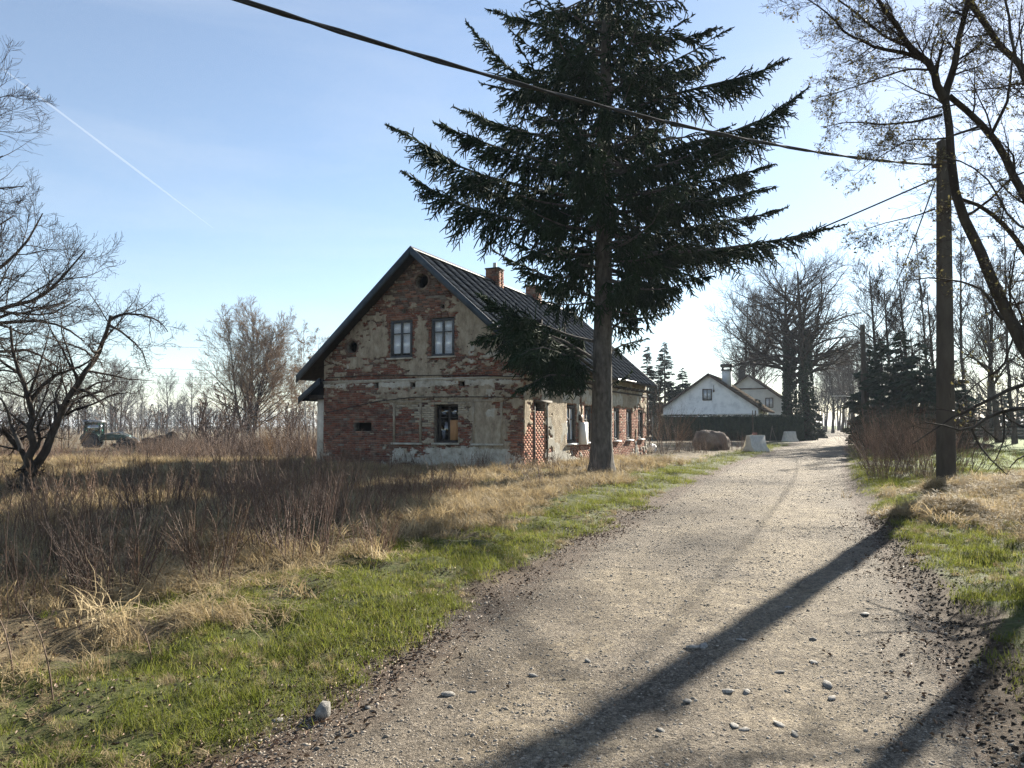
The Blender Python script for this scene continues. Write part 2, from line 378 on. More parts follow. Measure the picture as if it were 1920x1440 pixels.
def ground_material():
    m = bpy.data.materials.new('field_soil'); m.use_nodes = True
    N, L = m.node_tree.nodes, m.node_tree.links; N.clear()
    out = N.new('ShaderNodeOutputMaterial'); bs = N.new('ShaderNodeBsdfPrincipled'); L.new(bs.outputs[0], out.inputs[0])
    bs.inputs['Roughness'].default_value = 0.95; bs.inputs['Specular IOR Level'].default_value = 0.15
    geo = N.new('ShaderNodeNewGeometry'); att = N.new('ShaderNodeAttribute'); att.attribute_name = 'cover'
    sp = N.new('ShaderNodeSeparateColor'); L.new(att.outputs['Color'], sp.inputs[0])
    def noise(sc, det=6, ro=0.6):
        n = N.new('ShaderNodeTexNoise'); n.inputs['Scale'].default_value = sc; n.inputs['Detail'].default_value = det; n.inputs['Roughness'].default_value = ro
        L.new(geo.outputs['Position'], n.inputs['Vector']); return n.outputs['Fac']
    def ramp(f, cs):
        r = N.new('ShaderNodeValToRGB'); e = r.color_ramp.elements
        while len(e) < len(cs): e.new(0.5)
        for i, (p, c) in enumerate(cs): e[i].position = p; e[i].color = (*c, 1)
        L.new(f, r.inputs[0]); return r.outputs[0]
    def mix(f, a, b):
        x = N.new('ShaderNodeMix'); x.data_type = 'RGBA'; L.new(f, x.inputs['Factor']); L.new(a, x.inputs['A']); L.new(b, x.inputs['B']); return x.outputs['Result']
    n1, n2, n3 = noise(9, 8, 0.7), noise(0.9, 5), noise(38, 4, 0.7)
    base = ramp(n1, [(0.3, (0.035, 0.028, 0.018)), (0.5, (0.07, 0.056, 0.034)), (0.7, (0.12, 0.095, 0.06))])
    green = ramp(n1, [(0.3, (0.028, 0.034, 0.010)), (0.5, (0.065, 0.078, 0.020)), (0.72, (0.13, 0.125, 0.05))])
    soil = ramp(n3, [(0.3, (0.028, 0.020, 0.013)), (0.5, (0.075, 0.054, 0.036)), (0.7, (0.15, 0.11, 0.075))])
    straw = ramp(n1, [(0.3, (0.05, 0.038, 0.022)), (0.5, (0.12, 0.093, 0.055)), (0.7, (0.23, 0.18, 0.11))])
    def thr(ch, sc=8):
        mt = N.new('ShaderNodeMath'); mt.operation = 'ADD'; L.new(sp.outputs[ch], mt.inputs[0])
        s2 = N.new('ShaderNodeMath'); s2.operation = 'MULTIPLY_ADD'; s2.inputs[1].default_value = 0.9; s2.inputs[2].default_value = -0.45; L.new(noise(sc, 5), s2.inputs[0]); L.new(s2.outputs[0], mt.inputs[1])
        r = N.new('ShaderNodeMapRange'); r.inputs['From Min'].default_value = 0.3; r.inputs['From Max'].default_value = 0.7; L.new(mt.outputs[0], r.inputs[0]); return r.outputs[0]
    c = mix(thr(2, 5), base, straw); c = mix(thr(0, 6), c, green); c = mix(thr(1, 7), c, soil)
    lush = ramp(n1, [(0.3, (0.055, 0.085, 0.016)), (0.5, (0.105, 0.15, 0.03)), (0.72, (0.17, 0.20, 0.06))]); c = mix(att.outputs['Alpha'], c, lush)
    L.new(c, bs.inputs['Base Color'])
    b1 = N.new('ShaderNodeBump'); b1.inputs['Strength'].default_value = 0.9; b1.inputs['Distance'].default_value = 0.05; L.new(n1, b1.inputs['Height'])
    b2 = N.new('ShaderNodeBump'); b2.inputs['Strength'].default_value = 0.7; b2.inputs['Distance'].default_value = 0.02; L.new(n3, b2.inputs['Height']); L.new(b1.outputs[0], b2.inputs['Normal'])
    L.new(b2.outputs[0], bs.inputs['Normal'])
    return m
me = mb.mesh('ground', ground_material(), True)
ca = me.color_attributes.new('cover', 'FLOAT_COLOR', 'POINT')
straw_far = np.clip(t_ + far_left * .25, 0, 1)
meadow_far = sm(GY, 26, 40) * sm(GX - edge_r(GY), 2, 4)
rgba = np.stack([np.clip(g_ * .62 * (1 - 0.8 * far_left) + meadow_far, 0, 1), s_, straw_far * (1 - meadow_far), np.clip(meadow_far + sm(GY, 19.5, 22) * sm(GX - edge_r(GY), 3.2, 5), 0, 1)], -1)
ca.data.foreach_set('color', rgba.astype(np.float32).reshape(-1))
tag(obj('ground', me), 'rough field ground with soil, moss and old grass around the road', None, None, 'structure')

# road sheet
ry = [-8.0]; 
while ry[-1] < 270: ry.append(ry[-1] + max(0.07, 0.012 * abs(ry[-1])))
ry = np.array(ry); rt = np.linspace(-0.13, 1.13, 70)
RY, RT = np.meshgrid(ry, rt, indexing='ij')
RX = edge_l(RY) + (edge_r(RY) - edge_l(RY)) * RT
nearr = sm(RY, 60, 20)
RZ = 0.03 * (1 - (2 * RT - 1) ** 2) - 0.022 * nearr * (np.exp(-((RT - 0.27) / 0.09) ** 2) + np.exp(-((RT - 0.74) / 0.09) ** 2))
RZ = RZ + nearr * (fbm(RX * 0.9, RY * 0.9, 3, 41) * 0.02 + fbm(RX * 5, RY * 5, 3, 43) * 0.008) - 0.05 * sm(RT, 0.98, 1.12) - 0.05 * sm(RT, 0.02, -0.12)
RZ = RZ - nearr * 0.035 * sm(fbm(RX * 0.5 + 4, RY * 0.35, 2, 47), 0.45, 0.8)
def road_z(x, y):
    x = np.asarray(x, float); y = np.asarray(y, float)
    t = (x - edge_l(y)) / (edge_r(y) - edge_l(y)); nr = sm(y, 60, 20)
    z = 0.03 * (1 - (2 * t - 1) ** 2) - 0.022 * nr * (np.exp(-((t - 0.27) / 0.09) ** 2) + np.exp(-((t - 0.74) / 0.09) ** 2))
    z = z + nr * (fbm(x * 0.9, y * 0.9, 3, 41) * 0.02 + fbm(x * 5, y * 5, 3, 43) * 0.008) - 0.05 * sm(t, 0.98, 1.12) - 0.05 * sm(t, 0.02, -0.12)
    return z - nr * 0.035 * sm(fbm(x * 0.5 + 4, y * 0.35, 2, 47), 0.45, 0.8)
def top_z(x, y):
    t = (x - edge_l(y)) / (edge_r(y) - edge_l(y))
    return np.where((t > -0.12) & (t < 1.12), np.maximum(road_z(x, y), ground_z(x, y)), ground_z(x, y))
def road_material():
    m = bpy.data.materials.new('gravel_surface'); m.use_nodes = True
    N, L = m.node_tree.nodes, m.node_tree.links; N.clear()
    out = N.new('ShaderNodeOutputMaterial'); bs = N.new('ShaderNodeBsdfPrincipled'); L.new(bs.outputs[0], out.inputs[0])
    bs.inputs['Roughness'].default_value = 0.92; bs.inputs['Specular IOR Level'].default_value = 0.2
    geo = N.new('ShaderNodeNewGeometry'); att = N.new('ShaderNodeAttribute'); att.attribute_name = 'wear'
    sp = N.new('ShaderNodeSeparateColor'); L.new(att.outputs['Color'], sp.inputs[0])
    def noise(sc, det=6, ro=0.6):
        n = N.new('ShaderNodeTexNoise'); n.inputs['Scale'].default_value = sc; n.inputs['Detail'].default_value = det; n.inputs['Roughness'].default_value = ro
        L.new(geo.outputs['Position'], n.inputs['Vector']); return n.outputs['Fac']
    def ramp(f, cs):
        r = N.new('ShaderNodeValToRGB'); e = r.color_ramp.elements
        while len(e) < len(cs): e.new(0.5)
        for i, (p, c) in enumerate(cs): e[i].position = p; e[i].color = (*c, 1)
        L.new(f, r.inputs[0]); return r.outputs[0]
    def mix(f, a, b, mode='MIX'):
        x = N.new('ShaderNodeMix'); x.data_type = 'RGBA'; x.blend_type = mode
        if hasattr(f, 'links'): L.new(f, x.inputs['Factor'])
        else: x.inputs['Factor'].default_value = f
        L.new(a, x.inputs['A']); L.new(b, x.inputs['B']); return x.outputs['Result']
    vo = N.new('ShaderNodeTexVoronoi'); vo.inputs['Scale'].default_value = 42; L.new(geo.outputs['Position'], vo.inputs['Vector'])
    vo2 = N.new('ShaderNodeTexVoronoi'); vo2.inputs['Scale'].default_value = 95; L.new(geo.outputs['Position'], vo2.inputs['Vector'])
    n_fine, n_mid, n_big = noise(60, 5, 0.75), noise(5, 7, 0.65), noise(0.75, 5, 0.6)
    gravel = ramp(n_fine, [(0.30, (0.075, 0.06, 0.047)), (0.47, (0.20, 0.168, 0.132)), (0.66, (0.42, 0.36, 0.285))])
    sand = ramp(n_mid, [(0.3, (0.28, 0.23, 0.165)), (0.6, (0.43, 0.36, 0.26)), (0.75, (0.50, 0.41, 0.28))])
    edge = ramp(n_fine, [(0.3, (0.045, 0.031, 0.022)), (0.5, (0.13, 0.094, 0.068)), (0.7, (0.24, 0.18, 0.135))])
    sf = N.new('ShaderNodeMath'); sf.operation = 'ADD'; L.new(n_big, sf.inputs[0]); L.new(sp.outputs[0], sf.inputs[1])
    sr = N.new('ShaderNodeMapRange'); sr.inputs['From Min'].default_value = 0.48; sr.inputs['From Max'].default_value = 0.72; sr.inputs['To Max'].default_value = 0.85; L.new(sf.outputs[0], sr.inputs[0])
    sq = N.new('ShaderNodeMath'); sq.operation = 'MULTIPLY'; L.new(sr.outputs[0], sq.inputs[0])
    mr = N.new('ShaderNodeMapRange'); mr.inputs['From Min'].default_value = 0.36; mr.inputs['From Max'].default_value = 0.56; L.new(noise(12, 6, 0.7), mr.inputs[0]); L.new(mr.outputs[0], sq.inputs[1])
    c = mix(sq.outputs[0], gravel, sand)
    cell = ramp(vo.outputs['Color'], [(0.0, (0.40, 0.40, 0.40)), (1.0, (1.5, 1.48, 1.45))])
    c = mix(0.8, c, cell, 'MULTIPLY')
    dirt = ramp(noise(2.2, 8, 0.72), [(0.32, (0.50, 0.47, 0.44)), (0.48, (0.88, 0.87, 0.85)), (0.66, (1.18, 1.17, 1.15))])
    c = mix(0.85, c, dirt, 'MULTIPLY')
    er = N.new('ShaderNodeMath'); er.operation = 'MULTIPLY_ADD'; er.inputs[1].default_value = 1.1; er.inputs[2].default_value = -0.55; L.new(noise(4, 6, 0.7), er.inputs[0])
    ea = N.new('ShaderNodeMath'); ea.operation = 'ADD'; L.new(er.outputs[0], ea.inputs[0]); L.new(sp.outputs[1], ea.inputs[1])
    em = N.new('ShaderNodeMapRange'); em.inputs['From Min'].default_value = 0.3; em.inputs['From Max'].default_value = 0.75; L.new(ea.outputs[0], em.inputs[0])
    c = mix(em.outputs[0], c, edge)
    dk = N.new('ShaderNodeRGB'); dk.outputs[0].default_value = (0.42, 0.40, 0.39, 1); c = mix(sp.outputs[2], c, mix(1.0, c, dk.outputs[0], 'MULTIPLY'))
    L.new(c, bs.inputs['Base Color'])
    h = N.new('ShaderNodeMath'); h.operation = 'ADD'; L.new(vo.outputs['Distance'], h.inputs[0]); L.new(vo2.outputs['Distance'], h.inputs[1])
    b1 = N.new('ShaderNodeBump'); b1.inputs['Strength'].default_value = 1.0; b1.inputs['Distance'].default_value = 0.022; b1.invert = True; L.new(h.outputs[0], b1.inputs['Height'])
    b2 = N.new('ShaderNodeBump'); b2.inputs['Strength'].default_value = 0.9; b2.inputs['Distance'].default_value = 0.05; L.new(noise(14, 8, 0.75), b2.inputs['Height']); L.new(b1.outputs[0], b2.inputs['Normal'])
    L.new(b2.outputs[0], bs.inputs['Normal'])
    return m
idx = np.arange(RX.size).reshape(RX.shape)
mb = MB(); mb.add(np.stack([RX, RY, RZ], -1).reshape(-1, 3), np.stack([idx[:-1, :-1], idx[:-1, 1:], idx[1:, 1:], idx[1:, :-1]], -1).reshape(-1, 4))
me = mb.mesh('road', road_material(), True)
ca = me.color_attributes.new('wear', 'FLOAT_COLOR', 'POINT')
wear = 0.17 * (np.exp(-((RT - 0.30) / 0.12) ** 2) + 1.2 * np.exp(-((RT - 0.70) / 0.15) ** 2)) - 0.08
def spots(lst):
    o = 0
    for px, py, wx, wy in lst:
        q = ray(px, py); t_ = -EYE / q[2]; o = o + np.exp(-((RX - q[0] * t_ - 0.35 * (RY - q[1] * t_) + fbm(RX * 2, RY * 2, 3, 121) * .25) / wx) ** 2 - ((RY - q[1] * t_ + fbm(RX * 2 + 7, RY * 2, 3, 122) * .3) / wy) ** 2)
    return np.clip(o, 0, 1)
dark_spots = spots([(1350, 903, .9, 1.0), (1450, 908, .8, .8), (1280, 960, .9, 1.2), (960, 1140, .5, .8), (930, 1260, .35, .4), (1490, 845, 1.6, 3.0), (1330, 1020, .6, .9), (1560, 860, 1.2, 3.0)])  # darker gravel patches, blended into the lane colour
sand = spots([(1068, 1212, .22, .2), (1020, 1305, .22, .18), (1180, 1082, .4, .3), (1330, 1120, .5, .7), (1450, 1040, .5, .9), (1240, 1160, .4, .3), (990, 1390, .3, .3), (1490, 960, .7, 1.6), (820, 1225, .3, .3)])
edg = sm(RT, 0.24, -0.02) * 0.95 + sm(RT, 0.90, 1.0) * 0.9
ca.data.foreach_set('color', np.stack([wear + 0.35 * sand, edg, dark_spots, sand], -1).astype(np.float32).reshape(-1))
tag(obj('road', me), 'pale stony gravel lane running away past the brick house', None, None, 'structure')
# ------------------------------------------------------------------ the old brick house
HOUSE_RZ = math.atan2(HX[1], HX[0])
HL, HW, HWALL, APX = 17.2, 8.43, 4.20, -4.215
RISE = 0.895                                             # roof slope
RIDGE = HWALL + RISE * HW / 2 + 0.04
house = thing('brick_house', 'abandoned brick farmhouse with crumbling plaster and dark gable roof behind the spruce', 'house', (HC[0], HC[1], 0), HOUSE_RZ)
rs = np.random.RandomState(3)
BL, BH, JT = 0.262, 0.070, 0.011
CH = BH + JT
def cut(iv, a, b):
    out = []
    for s, e in iv:
        if b <= s or a >= e: out.append((s, e)); continue
        if a > s: out.append((s, a))
        if b < e: out.append((b, e))
    return out
def half_mesh(l, tint, k):
    mb = MB(); r = np.random.RandomState(50 + k)
    d = 0.05; j = lambda: r.uniform(-0.0035, 0.0035)
    v = np.array([[-l / 2, 0, -BH / 2], [l / 2, 0, -BH / 2], [l / 2, d, -BH / 2], [-l / 2, d, -BH / 2], [-l / 2, 0, BH / 2], [l / 2, 0, BH / 2], [l / 2, d, BH / 2], [-l / 2, d, BH / 2]])
    v[:, 0] += r.uniform(-.004, .004, 8); v[:, 1] += np.where(v[:, 1] < 0.01, r.uniform(-.0015, .0015, 8), 0); v[:, 2] += r.uniform(-.003, .003, 8)
    mb.hexa(v, 0); return mb.mesh('brick', BR[tint])
BRICK_MESH = [[half_mesh(BL, t, t * 3 + k) for k in range(3)] for t in range(6)]

def brick_wall(width, outline, openings, zones, plaster_bias, seed, axis_map, n_single, near, dark_bias=None, tops=8.3):
    """courses of bricks over a mortar body. outline(z)->(s0,s1); openings [(s0,s1,z0,z1)]; round ones [(s,z,r)]"""
    r = np.random.RandomState(seed)
    body, stuff, singles = MB(), MB(), []
    z = -0.25; k = 0
    while z < tops:
        z1 = z + CH; zm = z + CH / 2
        o = outline(z1)
        if o is None: break
        iv = [o]
        for (a, b, c, d) in openings['rect']:
            if c < zm < d: iv = cut(iv, a, b)
        for (s, zc, rr) in openings['round']:
            if abs(zm - zc) < rr: q = math.sqrt(rr * rr - (zm - zc) ** 2); iv = cut(iv, s - q, s + q)
        for s, e in iv:
            if e - s > 0.06: body.box((s + (0.02 if s > -0.001 and s < 0.001 else 0), 0.0035, z), (e - (0.02 if abs(e) < 0.001 else 0), 0.36, z1))
            p = s - (0.0 if k % 2 == 0 else (BL + JT) / 2) + r.uniform(-0.02, 0.02)
            while p < e:
                a, b = max(p, s), min(p + BL, e)
                p += BL + JT
                if b - a < 0.03: continue
                sc_ = (a + b) / 2
                if r.rand() < 0.012: continue
                if plaster_bias(sc_, zm) > 0.55: continue        # hidden well inside a plaster patch
                t = zones(sc_, zm, r)
                full = (b - a) > BL * 0.98
                if full: singles.append((near(sc_, zm), sc_, zm, t, r.uniform(-0.003, 0.002)))
                else: singles.append((1e9, sc_, zm, t, b - a))
        z = z1; k += 1
    singles.sort(key=lambda q: q[0])
    for i, (nr_, s, zc, t, e) in enumerate(singles):
        if i < n_single and nr_ < 1e8: continue
        l = BL if nr_ < 1e8 else e
        y = r.uniform(-0.003, 0.002)
        stuff.box((s - l / 2, y, zc - BH / 2), (s + l / 2, y + 0.04, zc + BH / 2), t)
    return body, stuff, [q for q in singles[:n_single] if q[0] < 1e8]

def plaster_sheet(w0, w1, z0, z1, bias, outline, openings, cell=0.04, seed=5):
    ns, nz = int((w1 - w0) / cell), int((z1 - z0) / cell)
    s = w0 + (np.arange(ns + 1)) * (w1 - w0) / ns; z = z0 + np.arange(nz + 1) * (z1 - z0) / nz
    S, Z = np.meshgrid(s, z)
    c_s, c_z = (S[:-1, :-1] + S[1:, 1:]) / 2, (Z[:-1, :-1] + Z[1:, 1:]) / 2
    keep = bias(c_s, c_z) > 0
    lo, hi = outline
    keep &= (c_s > lo(c_z)) & (c_s < hi(c_z))
    for a, b, c, d in openings['rect']: keep &= ~((c_s > a - 0.03) & (c_s < b + 0.03) & (c_z > c - 0.03) & (c_z < d + 0.03))
    for a, zc, rr in openings['round']: keep &= ((c_s - a) ** 2 + (c_z - zc) ** 2) > (rr + 0.05) ** 2
    r = np.random.RandomState(seed)
    js, jz = r.uniform(-.014, .014, S.shape), r.uniform(-.014, .014, S.shape)
    Y = -0.016 - 0.016 * np.clip(fbm(S * 1.7, Z * 1.7, 4, seed + 3) + 0.5, 0, 1.4) - r.uniform(0, 0.004, S.shape)
    front = np.stack([S + js, Y, Z + jz], -1).reshape(-1, 3); back = front.copy(); back[:, 1] = 0.006
    nv = len(front); id_ = np.arange(nv).reshape(S.shape)
    mb = MB(); A = id_[:-1, :-1][keep]; B = id_[:-1, 1:][keep]; Cc = id_[1:, 1:][keep]; D = id_[1:, :-1][keep]
    faces = [np.stack([A, B, Cc, D], -1)]
    kp = np.pad(keep, 1)
    for dy, dx, (p, q) in ((-1, 0, (0, 1)), (0, 1, (1, 2)), (1, 0, (2, 3)), (0, -1, (3, 0))):
        nb = kp[1 + dy:1 + dy + nz, 1 + dx:1 + dx + ns]; e = keep & ~nb
        cs = [id_[:-1, :-1][e], id_[:-1, 1:][e], id_[1:, 1:][e], id_[1:, :-1][e]]
        faces.append(np.stack([cs[q], cs[p], cs[p] + nv, cs[q] + nv], -1))
    f = np.concatenate(faces)
    light = (bias.light(front[:, 0], front[:, 2])).reshape(-1)
    mi = (light[f[:, 0]] > 0).astype(np.int32)
    mb.add(np.concatenate([front, back]), f, mi)
    return mb

# ---- gable wall (local y = 0 faces the camera)
GO = {'rect': [(-5.42, -4.45, 4.08, 5.52), (-3.66, -2.70, 4.08, 5.50), (-6.10, -5.92, 3.00, 3.20), (-4.51, -4.33, 2.97, 3.17), (-2.49, -2.29, 2.95, 3.15), (-3.30, -3.12, 5.80, 5.98),
               (-4.92, -4.76, 5.76, 5.90), (-7.02, -6.22, 1.34, 1.72), (-3.52, -2.54, 0.93, 2.38)],
      'round': [(-4.07, 6.90, 0.27), (-7.14, 4.58, 0.25)]}
def g_out(z):
    if z < HWALL: return (-HW, 0.0)
    d = (z - HWALL) / RISE
    return (-HW + d, -d) if HW - 2 * d > 0.15 else None
def blob(s, z, cs, cz, ws, wz, a): return a * np.exp(-((s - cs) / ws) ** 2 - ((z - cz) / wz) ** 2)
def g_bias(s, z):
    s = np.asarray(s, float); z = np.asarray(z, float)
    b = -0.04 + 0.65 * fbm(s * 0.9, z * 1.1, 5, 61) + 0.85 * fbm(s * 3.2, z * 9, 4, 66) + 0.5 * fbm(s * 7, z * 15, 2, 67)
    b = b + blob(s, z, -6.0, 4.7, 1.2, 0.75, 0.95) + blob(s, z, -2.0, 5.2, 0.9, 0.7, 0.95) + blob(s, z, -4.05, 4.7, 0.5, 0.6, 0.45) + blob(s, z, -1.4, 4.3, 1.2, .6, .25)
    b = b + blob(s, z, -4.4, 3.10, 4.6, 0.10, 1.1) + blob(s, z, -2.2, 2.7, 2.4, 0.25, 0.35) + blob(s, z, -5.6, 2.6, 1.5, .25, .25)
    b = b + blob(s, z, -1.36, 1.6, 0.62, 0.85, 1.3) + blob(s, z, -0.25, 2.0, 0.25, 0.5, 0.3) + blob(s, z, -2.3, 0.30, 2.4, 0.42, 1.05) + blob(s, z, -4.9, 0.4, 0.5, 0.35, 0.4)
    b = b - blob(s, z, -7.2, 1.2, 1.5, 1.4, 1.3) - blob(s, z, -4.2, 6.6, 1.8, 0.75, 1.0) - blob(s, z, -0.1, 1.0, 0.5, 0.6, 0.9) - blob(s, z, -4.64, 1.6, 0.6, 0.75, 1.3) - blob(s, z, -0.6, 3.6, 1.0, 0.3, 0.5) - blob(s, z, -6.3, 3.5, 1.4, .22, .5)
    b = b - blob(s, z, -2.3, 1.7, 0.35, 0.7, 0.6) - blob(s, z, -3.8, 2.0, 0.4, 0.7, 0.5)
    dw = 0
    for cs in (-4.93, -3.18): dw = dw + np.exp(-(np.maximum(np.abs(s - cs) - 0.5, 0) / 0.13) ** 2 - (np.maximum(np.abs(z - 4.85) - 0.72, 0) / 0.13) ** 2)
    return b - 1.3 * dw
g_bias.light = lambda s, z: 0.2 * fbm(s * 1.5, z * 1.5, 3, 77) + np.where(z < 0.75, 0.12, -0.12) + blob(s, z, -4, 3.1, 5, 0.12, 0.4)
def g_zone(s, z, r):
    n = float(fbm(np.array([s * 1.2]), np.array([z * 1.6]), 3, 71)[0]); u = r.rand()
    cream = blob(s, z, -4.3, 2.0, 1.2, 0.75, 1.0) + blob(s, z, -2.5, 2.3, 1.6, 0.4, 0.8) + blob(s, z, -5.5, 2.6, 1.2, 0.3, 0.6) - blob(s, z, -4.64, 1.6, 0.42, 0.62, 1.4)
    top_dark = blob(s, z, -4.2, 7.0, 2.2, 1.2, 1.1)  # darkest brick tint picked more often around the gable apex
    if cream + 0.35 * n > 0.55 and u < 0.85: return 4
    if top_dark + 0.3 * n > 0.5 and u < 0.6: return 5
    return 2 if u < 0.30 else 0 if u < 0.55 else 1 if u < 0.82 else 3 if u < 0.93 else 5
body, stuff, single = brick_wall(HW, g_out, GO, g_zone, lambda s, z: float(g_bias(s, z)), 12, None, 150, lambda s, z: abs(s) * 0.4 + z * 0.8 + 0.8 * abs(s + 4.0) * 0.3)
wall_g = body.build('wall', M['mortar'], house); wall_g['label'] = 'gable wall of red and cream bricks with falling plaster'
tag(stuff.build('brickwork', BR, wall_g), kind='stuff')
for i, (q, s, z, t, e) in enumerate(single):
    o = obj('brick', BRICK_MESH[t][i % 3], wall_g, (s, e, z)); o.rotation_euler = (0, rs.uniform(-.012, .012), rs.uniform(-.02, .02))
glo = lambda z: np.where(z < HWALL, -HW + 0.0, -HW + (z - HWALL) / RISE) + 0.02
ghi = lambda z: -glo(z) - HW
plaster_sheet(-HW, 0, -0.1, 7.7, g_bias, (glo, ghi), GO).build('plaster', [M['plaster'], M['plaster_light']], wall_g)

# ---- side wall towards the road (local x = 0, runs along +y)
DOORY = (1.0, 2.1)
SW = [(4.33, 5.42), (6.50, 7.52), (8.80, 9.85), (10.88, 11.82), (13.10, 14.10), (15.42, 16.45)]
SO = {'rect': [(a, b, 0.86, 2.40) for a, b in SW] + [(1.0, 1.95, 2.12, 2.42)], 'round': []}
def s_bias(s, z):
    s = np.asarray(s, float); z = np.asarray(z, float)
    b = 0.05 + 0.7 * fbm(s * 0.8, z * 1.0, 5, 81) + 0.6 * fbm(s * 3, z * 6, 4, 86)
    b = b + blob(s, z, 3.3, 1.5, 0.9, 1.3, 0.9) + blob(s, z, 2.6, 2.7, 2.0, 0.35, 0.3) + blob(s, z, 4.5, 2.8, 4.0, 0.25, 0.4) + blob(s, z, 12.5, 2.8, 5.0, 0.3, 0.6) + blob(s, z, 5.0, 0.3, 1.5, .4, .3)
    b = b - blob(s, z, 1.4, 1.1, 0.5, 1.2, 0.75) - blob(s, z, 0.5, 1.0, 0.5, .5, .5) - blob(s, z, 7.0, 0.55, 2.5, 0.35, 0.9) - blob(s, z, 13, 1.4, 4, 0.9, 0.5) - blob(s, z, 10, 0.5, 4, .4, .5)
    dw = 0
    for a, c in SW: dw = dw + np.exp(-(np.maximum(np.abs(s - (a + c) / 2) - 0.55, 0) / 0.10) ** 2 - (np.maximum(np.abs(z - 1.63) - 0.77, 0) / 0.08) ** 2)
    return b - 0.7 * dw
s_bias.light = lambda s, z: 0.2 * fbm(s * 1.5, z * 1.5, 3, 87) + np.where(z < 0.6, 0.1, -0.05)
def s_zone(s, z, r):
    u = r.rand()
    n = float(fbm(np.array([s * 0.9]), np.array([z * 1.4]), 3, 91)[0])
    if n > 0.95 and u < 0.6: return 4
    return 3 if u < 0.45 else 1 if u < 0.9 else 0
body, stuff, single = brick_wall(HL, lambda z: (0.0, HL) if z < HWALL else None, SO, s_zone, lambda s, z: float(s_bias(s, z)), 22, None, 150, lambda s, z: s + z * .6)
holder = thing_side = obj('wall', body.mesh('wall', M['mortar']), house, (0, 0, 0), (0, 0, rad(90))); holder['label'] = 'long side wall with a row of windows'
tag(stuff.build('brickwork', BR, holder), kind='stuff')
for i, (q, s, z, t, e) in enumerate(single):
    o = obj('brick', BRICK_MESH[t][i % 3], holder, (s, e, z)); o.rotation_euler = (0, rs.uniform(-.012, .012), rs.uniform(-.02, .02))
plaster_sheet(0, HL, -0.1, HWALL - 0.02, s_bias, (lambda z: 0 * z, lambda z: 0 * z + HL), SO, 0.045, 6).build('plaster', [M['plaster'], M['plaster_light']], holder)
# far and left walls, floors inside so that openings look into a dark shell
mb = MB()
mb.box((-HW, 0.361, -0.25), (-HW + 0.3, HL - 0.3, HWALL)); 
mb.prism([(-HW, -0.25), (-0.362, -0.25), (-0.362, HWALL), (-HW / 2, RIDGE - 0.2), (-HW, HWALL)], 1, HL - 0.299, HL)
mb.build('rear_wall', M['plaster'], house)
mb = MB(); mb.box((-HW + 0.305, 0.365, 2.75), (-0.37, HL - 0.31, 2.9)); mb.box((-HW + 0.305, 0.85, -0.2), (-0.37, 0.92, 2.74)); mb.box((-HW + 0.31, 2.6, 2.91), (-0.37, 2.7, 5.6)); mb.build('inner_floor', M['void'], house)

# string courses, sills, lintels, footing
mb = MB()
mb.box((-HW - 0.02, -0.045, 3.235), (0.02, 0.008, 3.30)); mb.box((-HW - 0.02, -0.028, 3.2), (0.02, 0.007, 3.233)); mb.build('string_course', M['plaster_light'], house)
def sill(parent, s0, s1, z, depth=0.12, m='plaster_light', th=0.075):
    mb = MB(); mb.hexa([[s0, -depth, z - th], [s1, -depth, z - th], [s1, 0.1, z - th], [s0, 0.1, z - th], [s0, -depth, z - 0.015], [s1, -depth, z - 0.015], [s1, 0.1, z], [s0, 0.1, z]])
    return mb.build('sill', M[m], parent)
def window(parent, s0, s1, z0, z1, y, fm, curtain=None, cols=2, transom=0.66, sill_w=0.1, plate=None, sm_='plaster_light', fw=0.045):
    mb = MB(); w, h = s1 - s0, z1 - z0; e = fw
    for lo, hi in (((s0, z0), (s1, z0 + e)), ((s0, z1 - e), (s1, z1)), ((s0, z0 + e), (s0 + e, z1 - e)), ((s1 - e, z0 + e), (s1, z1 - e))):
        mb.box((lo[0], y, lo[1]), (hi[0], y + 0.10, hi[1]))
    win = mb.build('window', M[fm], parent)
    iw = (w - 2 * e) / cols
    sashm = MB(); zt = z0 + e + (h - 2 * e) * transom; t = 0.038
    for c in range(cols):
        a = s0 + e + c * iw + 0.003; b = a + iw - 0.006
        for lo, hi in (((a, z0 + e + .003), (b, z0 + e + t)), ((a, z1 - e - t), (b, z1 - e - .003)), ((a, z0 + e + t), (a + t, z1 - e - t)), ((b - t, z0 + e + t), (b, z1 - e - t)), ((a + t, zt - 0.018), (b - t, zt + 0.018))):
            sashm.box((lo[0], y + 0.02, lo[1]), (hi[0], y + 0.065, hi[1]))
        for q0, q1 in ((z0 + e + t, zt - 0.018), (zt + 0.018, z1 - e - t)):
            g = MB(); g.box((a + t, y + 0.040, q0), (b - t, y + 0.045, q1)); g.build('pane', M['glass'], win)
    sashm.build('sash', M[fm], win)
    if curtain:
        for c in range(cols):
            a = s0 + e + c * iw + 0.02; b = a + iw - 0.04
            xs = np.linspace(a, b, 26); zs = np.array([z1 - e - 0.02, z0 + h * 0.5, z0 + e + (0.05 if curtain == 'full' else 0.12)])
            V_ = []; 
            for zi, zz in enumerate(zs):
                pull = (0.16 * (zi / 2) if c == 0 and curtain == 'pulled' else 0.0)
                for k, xx in enumerate(xs):
                    V_.append((a + (xx - a) * (1 - pull) if c == 0 else xx, y + 0.085 + 0.014 * math.sin(k * 1.7 + zi * 0.4), zz))
            n_ = len(xs); g = MB(); g.add(V_, [[r_ * n_ + k, (r_ + 1) * n_ + k, (r_ + 1) * n_ + k + 1, r_ * n_ + k + 1] for r_ in range(2) for k in range(n_ - 1)])
            g.build('curtain', M['curtain'], win, True)
    sill(win, s0 - sill_w, s1 + sill_w, z0, m=sm_)
    return win
